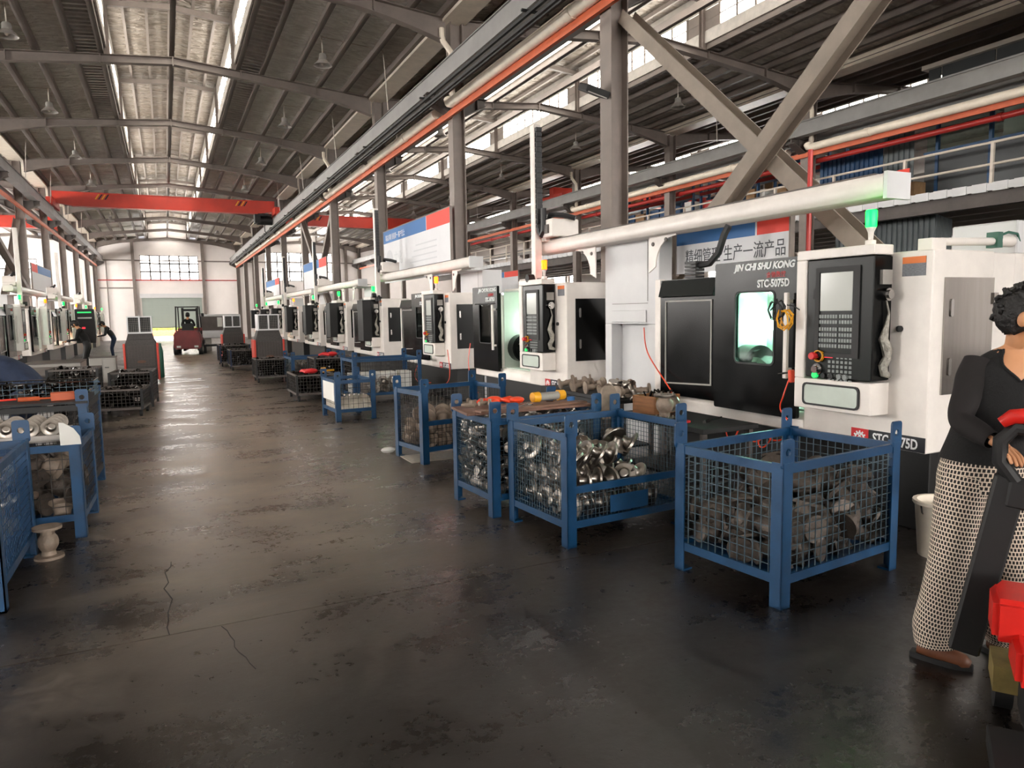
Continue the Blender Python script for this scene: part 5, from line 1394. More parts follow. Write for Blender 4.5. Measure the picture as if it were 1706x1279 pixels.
# wooden box with rods
wbx = thing('wooden_box', 'small wooden plank box of bits on the dark steel table', 'box', (3.88, 5.10, 0.70), 0.25)
for (a, b, c, d) in ((-0.17, 0.17, -0.13, -0.115), (-0.17, 0.17, 0.115, 0.13), (-0.17, -0.155, -0.115, 0.115), (0.155, 0.17, -0.115, 0.115)):
    part('plank', MB().box(a, b, c, d, 0, 0.155), M['wood'], wbx, bevel=0.003)
part('bottom', MB().box(-0.155, 0.155, -0.115, 0.115, 0, 0.012), M['wood'], wbx, smooth=0)
part('strap', MB().box(-0.02, -0.012, -0.134, -0.13, 0, 0.155), M['matt_black'], wbx, smooth=0)
m = MB()
for i in range(14): m.tube([(R2_.uniform(-0.13, 0.13), R2_.uniform(-0.1, 0.1), 0.05), (R2_.uniform(-0.14, 0.14), R2_.uniform(-0.1, 0.1), 0.19)], 0.008, 6)
part('steel_bits', m, M['scrap'], wbx, kind='stuff')
# finished valve
vv = thing('flanged_valve', 'grey flanged valve standing upright beside the wooden box', 'valve', (3.66, 4.70, 0.70), 0.5)
part('body', MB().lathe([(0.03,0.018),(0.045,0.022),(0.045,0.06),(0.065,0.085),(0.072,0.12),(0.065,0.155),(0.05,0.175),(0.05,0.19)], 20).cyl((0.04,0,0.12),(0.13,0,0.12),0.045,n=14), M['pale_casting'], vv)
for z in (0.0, 0.19):
    f = MB().lathe([(0.03,z),(0.088,z),(0.09,z+0.003),(0.09,z+0.02),(0.03,z+0.02)], 22)
    for i in range(8): f.cyl((0.072*math.cos(i*PI/4), 0.072*math.sin(i*PI/4), z+0.02), (0.072*math.cos(i*PI/4), 0.072*math.sin(i*PI/4), z+0.034), 0.008, n=6)
    part('end_flange', f, M['flange'], vv)
part('side_flange', MB().cyl((0.125,0,0.12),(0.145,0,0.12),0.075,n=20), M['flange'], vv)
tag(link('red_cap', MB().cyl((0,0,0),(0,0,0.012),0.05,n=14).mesh('red_cap', M['letter_red']), None, (3.70, 4.50, 0.701)), 'flat red cap on the table beside the valve foot', 'cap')
tag(link('chisel', MB().cyl((-0.05,0,0.014),(0.03,0,0.014),0.014,n=8).cyl((0.03,0,0.014),(0.26,0,0.014),0.007,n=8).mesh('chisel', M['chrome']), None, (3.83, 4.38, 0.70), (0,0,0.4)), 'long steel tool pointing across the dark table', 'tool')
# plate that stands behind the bright disc cage
bp = MB().prism([(-0.075, 0.0), (0.075, 0.0), (0.075, 0.23), (0.06, 0.27), (0.03, 0.295), (0, 0.3), (-0.03, 0.295), (-0.06, 0.27), (-0.075, 0.23)], 'y', -0.02, 0.02)
bpo = tag(link('grinder_guard', bp.mesh('grinder_guard', M['pale_casting'], 30, 0.004), None, (3.47, 5.25, 0.65), (0,0,-0.1)), 'upright grey plate with a round top behind the bright disc cage', 'guard')
part('pedestal', MB().box(-0.05, 0.05, -0.05, 0.05, -0.65, 0.0), M['steel_dark'], bpo, smooth=0)
# ---- air hoses
def hose(label, pts, r=0.007):
    P = [Vector(p) for p in pts]; out = []
    for i in range(len(P)-1):
        p0, p1, p2, p3 = P[max(i-1,0)], P[i], P[i+1], P[min(i+2,len(P)-1)]
        for k in range(6):
            t = k/6
            out.append(0.5*((2*p1) + (p2-p0)*t + (2*p0-5*p1+4*p2-p3)*t*t + (3*p1-p0-3*p2+p3)*t**3))
    out.append(P[-1])
    solo('air_hose', label, 'hose', MB().tube(out, r, 6), M['hose'])
hose('orange air hose hanging from the stocker post towards the valve', [(4.86, 6.62, 1.40), (4.60, 6.2, 1.15), (4.48, 5.72, 0.86), (4.40, 5.55, 0.80), (4.30, 5.50, 0.72), (4.30, 5.40, 0.62), (4.2, 5.3, 0.64)])
co = []
for i in range(46):
    a = i*0.62
    yq = 4.80 - 0.0125*i
    co.append((4.42+0.03*math.cos(a), yq+0.035*math.sin(a), 0.56+0.07*math.cos(a)*(0.5+0.5*math.sin(i*0.21))-0.07*math.sin(PI*i/45)))
hose('coiled orange air hose looping along the sill of the lit lathe', co + [(4.40, 4.15, 0.55), (4.46, 4.12, 0.66), (4.45, 4.22, 0.78), (4.44, 4.18, 0.9), (4.47, 4.16, 1.02)], 0.006)
hose('orange air hose hanging by the pale castings cage, aisle side loop', [(4.52, 12.0, 0.95), (4.4, 11.6, 0.6), (4.2, 11.2, 0.45), (3.9, 10.9, 0.42)])
hose('red air hose looping in front of the third lathe', [(4.5, 13.6, 0.62), (4.35, 13.4, 0.42), (4.3, 13.0, 0.3), (4.4, 12.6, 0.32)])
hose('orange air hose on the edge of the open lathe', [(4.55, 11.0, 1.1), (4.5, 10.98, 0.8), (4.5, 10.9, 0.5), (4.4, 10.5, 0.42), (4.2, 9.9, 0.40)])
# cable coil hung on the door handle of the lit lathe
cc = thing('cable_coil', 'tangle of yellow and black cable hung between door handle and control panel', 'cable', (4.36, 4.13, 1.58))
def coil(r, n, seed):
    rr = random.Random(seed); pts = []
    for i in range(n):
        a = i*0.9
        pts.append((-0.03+0.03*math.sin(a*0.7), (0.05+0.02*rr.random())*math.cos(a), (0.06+0.03*rr.random())*math.sin(a)-0.02))
    return MB().tube(pts, r, 5)
part('yellow_cable', coil(0.006, 34, 1).shift((0, -0.05, -0.05)), M['yellow'], cc)
part('black_cable', coil(0.006, 30, 2).shift((0, 0.03, 0.02)), M['cable'], cc)
part('hang_strap', MB().tube([(0, -0.04, 0.04), (0.02, -0.09, 0.03), (0.04, -0.13, 0.0)], 0.005, 5), M['cable'], cc)
air_gun = thing('air_gun', 'orange air gun hooked on the edge of the control panel upright', 'air gun', (4.44, 4.10, 1.06))
part('grip', MB().beam((0, 0, -0.05), (0, 0.01, 0.05), 0.035, 0.05, (1,0,0)), M['hose'], air_gun, bevel=0.008)
part('nozzle', MB().cyl((0, 0.02, 0.03), (-0.02, 0.12, 0.01), 0.008, n=8), M['chrome'], air_gun)
# bucket by the woman
bk = thing('bucket', 'beige plastic bucket on the floor behind the woman', 'bucket', (4.40, 2.82, 0))
part('shell', MB().lathe([(0.0,0),(0.13,0),(0.155,0.32),(0.17,0.34),(0.17,0.36),(0.145,0.36),(0.12,0.02),(0.0,0.02)], 20), M['cream'], bk)
part('handle', MB().tube([(0.165*math.cos(a), 0.03, 0.34-0.12*math.sin(a)) for a in (PI*i/8 for i in range(9))], 0.006, 6), M['chrome'], bk)

# ================================================================== MEZZANINE, FORKLIFT, PALLET JACK
dk = thing('mezzanine', 'grey steel mezzanine deck with a pale corrugated edge, behind the last column row', 'mezzanine', (15.6, 22, 0)); dk['kind'] = 'structure'
m = MB().box(0, 9.2, -19, 22, 3.98, 4.06)
part('deck', m, M['steel_dark'], dk, smooth=0)
m = MB(); y = -19.0; vs = []
while y < 22:
    m.box(-0.12, -0.06, y, y+0.30, 3.92, 4.10).box(-0.105, -0.06, y+0.30, y+0.42, 3.94, 4.09); y += 0.42
part('deck_edge', m, M['white2'], dk, smooth=0)
part('edge_beam', MB().ibeam((0.0, -19, 3.80), (0.0, 22, 3.80), 0.18, 0.34, 0.02), M['steel_dark'], dk, smooth=0)
jm = MB().box(-0.04, 0.04, -19, 22, 3.78, 3.98).box(-0.09, 0.09, -19, 22, 3.775, 3.79).mesh('joist', M['wall2'], 0)
for i in range(6): link('joist', jm, dk, (1.0+1.2*i, 0, 0))
pm = MB().ibeam((0, 0, 0), (0, 0, 3.64), 0.16, 0.18, 0.012, (1,0,0)).mesh('deck_post', M['steel_dark'], 0)
for y in (-17, -6.3, -0.6, 5.6, 11.4, 17): link('deck_post', pm, dk, (4.6, y, 0))
rl = thing('handrail', 'pale grey pipe handrail along the mezzanine edge', 'railing', (15.56, 22, 4.06))
for z in (0.86, 0.42): part('rail', MB().cyl((0, -19, z), (0, 22, z), 0.028, n=8), M['conduit'], rl)
pm = MB().box(-0.03, 0.03, -0.03, 0.03, 0, 0.86).mesh('baluster', M['conduit'], 0)
y = -18.6
while y < 22: link('baluster', pm, rl, (0, y, 0)); y += 1.95
# office on the deck
of = thing('site_office', 'dark panelled office with blue posts and windows on the mezzanine', 'office', (16.4, 8.7, 4.06))
for i, (a, b) in enumerate(((-6.6, -4.9), (-4.9, -3.0), (-3.0, -1.1), (-1.1, 1.1), (1.1, 2.3), (2.3, 2.62))):
    part('panel', MB().box(0, 0.06, a+0.02, b-0.02, 0.04, 1.06), M['dark_panel'], of, smooth=0)
    part('window_pane', MB().box(0.02, 0.03, a+0.05, b-0.05, 1.12, 1.92), M['glass'], of, smooth=0)
    part('blue_post', MB().box(-0.03, 0.05, a-0.035, a+0.035, 0, 2.0), M['blue'], of, smooth=0)
    part('upper_panel', MB().box(0.02, 0.06, a+0.02, b-0.02, 1.98, 3.0), M['dark_panel'], of, smooth=0)
part('blue_sill', MB().box(-0.035, 0.06, -6.6, 2.62, 1.06, 1.12), M['blue'], of, smooth=0)
part('head_rail', MB().box(-0.035, 0.06, -6.6, 2.62, 1.92, 1.98), M['steel_dark'], of, smooth=0)
part('roof_edge', MB().box(-0.1, 3.2, -6.8, 2.7, 3.0, 3.1), M['conduit'], of, smooth=0)
part('back_partition', MB().box(3.0, 3.1, -6.6, 2.6, 0, 3.0), M['wall2'], of, smooth=0)
part('back_desk', MB().box(2.2, 2.9, -5.5, 2.2, 0.0, 0.8), M['wood'], of, smooth=0)
for i in range(4): part('partition_post', MB().box(2.4, 2.5, -5.2+2.2*i, -5.1+2.2*i, 0, 3.0), M['steel_dark'], of, smooth=0)
def corr_panel(label, loc, L, h, rot, m, ribs=0.14, name='corrugated_panel'):
    mb = MB(); n = int(L/ribs); pl = []
    for i in range(n): 
        y = i*ribs; pl += [(0, y), (0, y+ribs*0.45), (0.035, y+ribs*0.55), (0.035, y+ribs*0.92)]
    pl2 = [(p[0]+0.012, p[1]) for p in pl]
    mb.prism(pl + pl2[::-1], 'z', 0, h)
    o = link(name, mb.mesh(name, M[m], 0), None, loc, (0,0,rot)); tag(o, label, 'panel'); return o
corr_panel('blue grey corrugated panel on the mezzanine beside the dark door', (16.45, 12.45, 4.06), 2.0, 1.55, 0, 'blue2')
corr_panel('dark corrugated cabin wall on the mezzanine between office and blue panel', (16.42, 11.6, 4.06), 0.85, 2.0, 0, 'corr')
corr_panel('grey corrugated screen under the mezzanine edge behind the signal lamp', (16.4, 11.0, 0.0), 2.9, 3.72, 0, 'corr')
corr_panel('grey corrugated return screen under the mezzanine, beside the dark opening', (16.4, 11.0, 0.0), 1.6, 3.72, -1.2, 'corr')
tag(link('backdrop', MB().box(0, 0.1, -8, 5.5, 0, 3.7).mesh('backdrop', M['dark_panel'], 0), None, (20.4, 6.0, 0)), 'dark partition added for the shaded void under the mezzanine', 'backdrop')  # dark sheet added to stand for the shaded void under the deck
sgn = thing('notice_board', 'white and red notice boards hung on the mezzanine handrail above the rail end', 'notice', (15.50, 11.35, 4.10))
for i in range(2):
    part('board', MB().box(-0.012, 0, -0.32+0.36*i, 0.0+0.36*i, 0.02, 0.62), M['paper'], sgn, smooth=0)
    part('red_band', MB().box(-0.014, -0.001, -0.32+0.36*i, 0.0+0.36*i, 0.47, 0.62), M['banner_red'], sgn, smooth=0)
    part('red_mark', MB().prism([(-0.25+0.36*i, 0.30), (-0.16+0.36*i, 0.14), (-0.07+0.36*i, 0.30), (-0.10+0.36*i, 0.30), (-0.16+0.36*i, 0.2), (-0.22+0.36*i, 0.30)], 'x', -0.015, -0.012), M['banner_red'], sgn, smooth=0)
tag(link('carton', MB().box(-0.2, 0.2, -0.25, 0.25, 0, 0.4).box(-0.01, 0.01, -0.251, 0.251, 0.02, 0.401).mesh('carton', M['cardboard'], 0, 0.005), None, (16.05, 11.4, 4.07)), 'brown carton on the mezzanine floor by the office corner', 'carton')
# racks with boxes
def rack(label, x, y, L):
    t = thing('storage_rack', label, 'rack', (x, y, 4.06), group='blue storage racks on the mezzanine')
    n = int(L/1.3)
    um = MB().box(-0.04, 0.04, -0.03, 0.03, 0, 1.9).mesh('upright', M['blue'], 0)
    for i in range(n+1):
        for dx in (0, 0.7): link('upright', um, t, (dx, i*L/n, 0))
    for z in (0.3, 0.85, 1.4):
        part('beam', MB().box(-0.05, -0.03, 0, L, z-0.05, z+0.05), M['pipe_red'], t, smooth=0)
        part('shelf', MB().box(-0.02, 0.72, 0, L, z+0.05, z+0.07), M['blue2'], t, smooth=0)
    return t
rk = random.Random(9)
for (x, y, L, lab) in ((16.6, 14.2, 5.2, 'blue rack with red beams on the mezzanine, first beyond the blue panel'), (16.6, 19.8, 5.2, 'blue rack with red beams on the mezzanine, second beyond the blue panel'), (18.6, 14.5, 9.1, 'blue rack with red beams on the mezzanine, back row')):
    rack(lab, x, y, L)
    for z in (0.37, 0.92, 1.47):
        yy = y + 0.2
        while yy < y + L - 0.5:
            w = rk.uniform(0.3, 0.55); hh = rk.uniform(0.16, 0.36)
            mt = rk.choice(['cardboard', 'blue', 'blue2', 'paper', 'pipe_red', 'cardboard'])
            o = link('storage_box', MB().box(-0.26, 0.26, -w/2, w/2, 0, hh).box(-0.261, 0.261, -0.03, 0.03, 0.01, hh+0.001).mesh('storage_box', M[mt], 0), None, (x+0.34, yy+w/2, 4.06+z))
            tag(o, 'small %s storage box on a mezzanine rack' % {'cardboard': 'cardboard', 'blue': 'bright blue', 'blue2': 'dull blue', 'paper': 'white', 'pipe_red': 'red'}[mt], 'box', {'cardboard': 'cardboard', 'blue': 'bright blue', 'blue2': 'dull blue', 'paper': 'white', 'pipe_red': 'red'}[mt] + ' boxes on the mezzanine racks')
            yy += w + rk.uniform(0.05, 0.4)
bag = MB().sphere((0, 0, 0.2), 0.32, 10, 7, (0.9, 1.1, 0.75)).cyl((0, 0, 0.35), (0, 0.05, 0.52), 0.07, 0.1, n=8)
tag(link('white_bag', bag.mesh('white_bag', M['paper'], 60), None, (15.95, 13.1, 4.06)), 'big white plastic bag on the mezzanine edge behind the brace', 'bag')

# ---- forklift with its driver
fk = thing('forklift', 'dark red forklift driving away down the aisle towards the roller door', 'forklift', (0.92, 34.9, 0), -0.12)
part('counterweight', MB().prism([(-0.55, 0.25), (0.55, 0.25), (0.55, 0.85), (0.45, 1.05), (-0.45, 1.05), (-0.55, 0.85)], 'y', -0.9, -0.35), M['truck_red'], fk, bevel=0.06, seg=2)
part('chassis', MB().box(-0.5, 0.5, -0.4, 0.75, 0.3, 0.85).box(-0.5, 0.5, 0.45, 0.75, 0.85, 1.15), M['truck_red'], fk, bevel=0.02)
part('seat', MB().box(-0.24, 0.24, -0.35, 0.15, 0.86, 0.98).box(-0.24, 0.24, -0.38, -0.28, 0.98, 1.35), M['rubber'], fk, bevel=0.02)
gd = MB()
for sx in (-1, 1):
    gd.beam((sx*0.46, -0.5, 1.0), (sx*0.44, -0.38, 2.08), 0.05, 0.05).beam((sx*0.46, 0.7, 1.1), (sx*0.44, 0.45, 2.08), 0.05, 0.05).beam((sx*0.44, -0.42, 2.08), (sx*0.44, 0.5, 2.08), 0.06, 0.05)
for i in range(6): gd.box(-0.44, 0.44, -0.36+0.16*i, -0.33+0.16*i, 2.06, 2.10)
part('overhead_guard', gd, M['matt_black'], fk, smooth=0)
ms = MB()
for sx in (-1, 1): ms.box(sx*0.3-0.05, sx*0.3+0.05, 0.84, 0.94, 0.1, 2.05)
ms.box(-0.3, 0.3, 0.86, 0.92, 1.9, 2.0).box(-0.3, 0.3, 0.86, 0.92, 0.9, 1.0).box(-0.5, 0.5, 0.96, 1.02, 0.3, 0.7)
part('mast', ms, M['matt_black'], fk, smooth=0)
for sx in (-1, 1):
    part('fork', MB().box(sx*0.28-0.05, sx*0.28+0.05, 1.0, 2.0, 0.12, 0.16).box(sx*0.28-0.05, sx*0.28+0.05, 0.99, 1.03, 0.12, 0.65), M['steel_dark'], fk, smooth=0)
    for y, r in ((-0.6, 0.24), (0.62, 0.3)):
        w = part('wheel', MB().cyl((sx*0.42, y, r), (sx*0.58, y, r), r, n=18), M['rubber'], fk)
        part('hub', MB().cyl((sx*0.585, y, r), (sx*0.59, y, r), r*0.5, n=14), M['conduit'], w)
    part('tail_lamp', MB().box(sx*0.35-0.08, sx*0.35+0.08, -0.915, -0.895, 0.32, 0.40), M['paper'], fk, smooth=0)
part('steering_wheel', MB().tube([(0.17*math.cos(a), 0.42+0.06*math.sin(a), 1.22+0.15*math.sin(a)) for a in (2*PI*i/12 for i in range(13))], 0.014, 6), M['matt_black'], fk)
part('mirror', MB().box(0.5, 0.62, 0.45, 0.48, 1.65, 1.8), M['matt_black'], fk, smooth=0)
# trailer with an old machine
tt = thing('hand_trolley', 'low dark towed trolley beside the forklift', 'trolley', (2.15, 35.4, 0))
part('bed', MB().box(-0.75, 0.75, -0.45, 0.45, 0.30, 0.38), M['matt_black'], tt, smooth=0)
for sx in (-1, 1):
    for sy in (-1, 1): part('wheel', MB().cyl((sx*0.6-0.05, sy*0.4, 0.16), (sx*0.6+0.05, sy*0.4, 0.16), 0.16, n=14), M['rubber'], tt)
part('tow_bar', MB().beam((-0.75, 0, 0.3), (-1.0, -0.1, 0.3), 0.05, 0.05), M['matt_black'], tt)
part('frame', MB().box(-0.75, -0.70, -0.45, 0.45, 0.38, 1.0).box(-0.75, -0.7, -0.45, 0.45, 0.98, 1.02), M['matt_black'], tt, smooth=0)
om = thing('old_machine', 'pale boxy machine with a grey door parked beyond the towed trolley', 'machine', (2.35, 37.6, 0))
part('body', MB().box(-0.95, 0.95, -0.4, 0.5, 0.85, 1.75).box(-1.0, 1.0, -0.5, 0.5, 0.62, 0.88), M['white2'], om, bevel=0.02)
part('legs_base', MB().box(-0.95, -0.4, -0.35, 0.4, 0, 0.62).box(0.4, 0.95, -0.35, 0.4, 0, 0.62), M['grey_cab'], om, bevel=0.02)
part('grey_door', MB().box(-0.85, 0.15, -0.43, -0.4, 0.98, 1.65), M['steel_dark'], om, smooth=0)
part('door_glass', MB().box(-0.1, 0.12, -0.445, -0.43, 1.15, 1.6), M['paper'], om, smooth=0)

# ---- pallet jack at the woman's hands: u towards the forks, v across
pj = thing('pallet_jack', 'red pallet jack with a black handle in front of the woman', 'pallet jack', (2.95, 1.74, 0), math.atan2(-0.566, -0.824))
# local x = fork direction, local y = across (towards the frame edge is +y... see below)
sgn_ = 1
part('hydraulic_unit', MB().cyl((0.10, 0.17, 0.10), (0.10, 0.17, 0.42), 0.055, n=14).box(0.0, 0.2, 0.06, 0.28, 0.10, 0.2), M['tan_oil'], pj, bevel=0.0)
part('red_frame', MB().prism([(0.17, 0.06), (0.25, 0.03), (0.42, 0.03), (0.42, 0.66), (0.25, 0.66), (0.17, 0.60)], 'z', 0.385, 0.545).prism([(0.32, 0.09), (0.56, 0.09), (0.56, 0.62), (0.32, 0.62)], 'z', 0.29, 0.43), M['jack_red'], pj, bevel=0.02, seg=2)
part('pump_block', MB().box(0.2, 0.52, 0.14, 0.60, 0.06, 0.29), M['matt_black'], pj, bevel=0.01)
part('pivot_boss', MB().cyl((0.28, 0.36, 0.545), (0.28, 0.36, 0.56), 0.05, n=16).cyl((0.28, 0.36, 0.56), (0.28, 0.36, 0.565), 0.03, n=12), M['matt_black'], pj)
for yy in (0.02, 0.45):
    f = part('fork', MB().prism([(0.5, 0.115), (1.55, 0.10), (1.68, 0.055), (1.68, 0.045), (0.5, 0.045)], 'y', yy, yy+0.17), M['matt_black'], pj, bevel=0.006)
    part('load_wheel', MB().cyl((1.52, yy+0.04, 0.04), (1.52, yy+0.13, 0.04), 0.04, n=12), M['rubber'], f)
    part('fork_stop', MB().cyl((0.8, yy+0.085, 0.11), (0.8, yy+0.085, 0.118), 0.025, n=10), M['chrome'], f)
for yy in (0.10, 0.24):
    part('steer_wheel', MB().cyl((0.10, yy-0.03, 0.10), (0.10, yy+0.03, 0.10), 0.10, n=18), M['rubber'], pj)
part('shaft', MB().prism([(-0.03, 0.0), (0.03, 0.0), (0.025, 0.78), (-0.025, 0.78)], 'y', -0.055, 0.055), M['matt_black'], pj, loc=(0.005, -0.03, 0.16), rot=(-0.165, 0.08, 0), bevel=0.008)
hl_ = part('handle_loop', MB().tube([(0, 0.0, 0.0), (0, -0.03, 0.05), (0, -0.09, 0.12), (0, -0.10, 0.20), (0, -0.06, 0.26), (0, 0.06, 0.26), (0, 0.10, 0.20), (0, 0.09, 0.12), (0, 0.03, 0.05), (0, 0.0, 0.0)], 0.028, 10), M['matt_black'], pj, loc=(0.065, 0.13, 0.86), rot=(-0.12, 0.10, 0))
part('red_lever', MB().tube([(0,-0.11,0.27),(0,-0.08,0.30),(0,-0.03,0.312),(0,0.03,0.312),(0,0.08,0.30),(0,0.11,0.27)], [0.022,0.03,0.032,0.032,0.03,0.022], 10), M['jack_red'], hl_, smooth=70)
part('shoulder', MB().box(-0.03, 0.03, -0.05, 0.05, -0.06, 0.06), M['matt_black'], hl_, bevel=0.012)

# ================================================================== PEOPLE
def skin_mesh(name, joints, bones, radii, mats, bone_mat, sub=2, root=0):
    """one continuous surface grown round a skeleton; every face takes the material of its bone."""
    me = bpy.data.meshes.new('skeleton')
    names = list(joints); idx = {n: i for i, n in enumerate(names)}
    me.from_pydata([joints[n] for n in names], [(idx[a], idx[b]) for a, b in bones], [])
    o = bpy.data.objects.new('skeleton', me); COL.objects.link(o)
    md = o.modifiers.new('skin', 'SKIN'); md.use_smooth_shade = True; md.branch_smoothing = 0.3
    for i, n in enumerate(names):
        r = radii[n]; sv = me.skin_vertices[0].data[i]
        sv.radius = r if isinstance(r, tuple) else (r, r); sv.use_root = (i == root)
    ss = o.modifiers.new('sub', 'SUBSURF'); ss.levels = sub; ss.render_levels = sub
    dg = bpy.context.evaluated_depsgraph_get(); dg.update()
    out = bpy.data.meshes.new_from_object(o.evaluated_get(dg)); out.name = name
    bpy.data.objects.remove(o); bpy.data.meshes.remove(me)
    out.materials.clear()
    keys = list(dict.fromkeys(bone_mat.values()))
    for k in keys: out.materials.append(mats[k])
    segs = [(Vector(joints[a]), Vector(joints[b]), keys.index(bone_mat.get((a, b), keys[0]))) for a, b in bones]
    mi = []
    for p in out.polygons:
        c = p.center; best = (9e9, 0)
        for a, b, k in segs:
            ab = b-a; t = max(0, min(1, (c-a).dot(ab)/max(ab.length_squared, 1e-9)))
            d = (a+ab*t-c).length
            if d < best[0]: best = (d, k)
        mi.append(best[1])
    out.polygons.foreach_set('material_index', mi); out.shade_smooth(); out.update()
    return out
def hand_joints(J, B, R, pre, wrist, direc, palm_n, side, s=1.0, curl=0.5):
    """palm and five fingers, unequal and bent, from a wrist along direc."""
    d = Vector(direc).normalized(); n = Vector(palm_n); n = (n - d*n.dot(d)).normalized(); x = d.cross(n)*side
    w = Vector(wrist)
    J[pre+'palm'] = w + d*0.05*s; R[pre+'palm'] = (0.030*s, 0.018*s); B.append((wrist_name[pre], pre+'palm'))
    for i, (off, L) in enumerate(((-0.030, 0.062), (-0.010, 0.075), (0.011, 0.080), (0.031, 0.072))):
        a = w + d*0.088*s + x*off*s; b = a + (d*math.cos(curl*0.6) + n*math.sin(curl*0.6))*L*0.55*s; c = b + (d*math.cos(curl*1.5) + n*math.sin(curl*1.5))*L*0.5*s
        for q, (nm, P, r) in enumerate((('a', a, 0.0095), ('b', b, 0.0085), ('c', c, 0.007))):
            J[pre+'f%d%s' % (i, nm)] = P; R[pre+'f%d%s' % (i, nm)] = r*s
        B += [(pre+'palm', pre+'f%da' % i), (pre+'f%da' % i, pre+'f%db' % i), (pre+'f%db' % i, pre+'f%dc' % i)]
    a = w + d*0.035*s + x*0.036*s; b = a + (d*0.6 + x*0.5 + n*0.5).normalized()*0.036*s; c = b + (d*0.8 + n*0.6).normalized()*0.028*s
    for nm, P, r in (('ta', a, 0.012), ('tb', b, 0.010), ('tc', c, 0.008)): J[pre+nm] = P; R[pre+nm] = r*s
    B += [(pre+'palm', pre+'ta'), (pre+'ta', pre+'tb'), (pre+'tb', pre+'tc')]
wrist_name = {'r': 'wr', 'l': 'wl'}
BODY = [('pelvis','waist'),('waist','chest'),('chest','upper'),('upper','neck'),('neck','hbase'),('hbase','hmid'),('hmid','htop'),('hmid','nose'),
        ('upper','shr'),('shr','er'),('er','wr'),('upper','shl'),('shl','el'),('el','wl'),
        ('pelvis','hr'),('hr','kr'),('kr','ar'),('ar','tr'),('pelvis','hl'),('hl','kl'),('kl','al'),('al','tl')]
RAD = dict(pelvis=(0.14,0.11), waist=(0.125,0.10), chest=(0.14,0.105), upper=(0.10,0.08), neck=0.05, hbase=0.062, hmid=(0.078,0.092), htop=0.062, nose=0.014,
           shr=0.062, er=0.042, wr=0.029, shl=0.062, el=0.042, wl=0.029, hr=0.095, kr=0.062, ar=0.042, tr=0.036, hl=0.095, kl=0.062, al=0.042, tl=0.036)
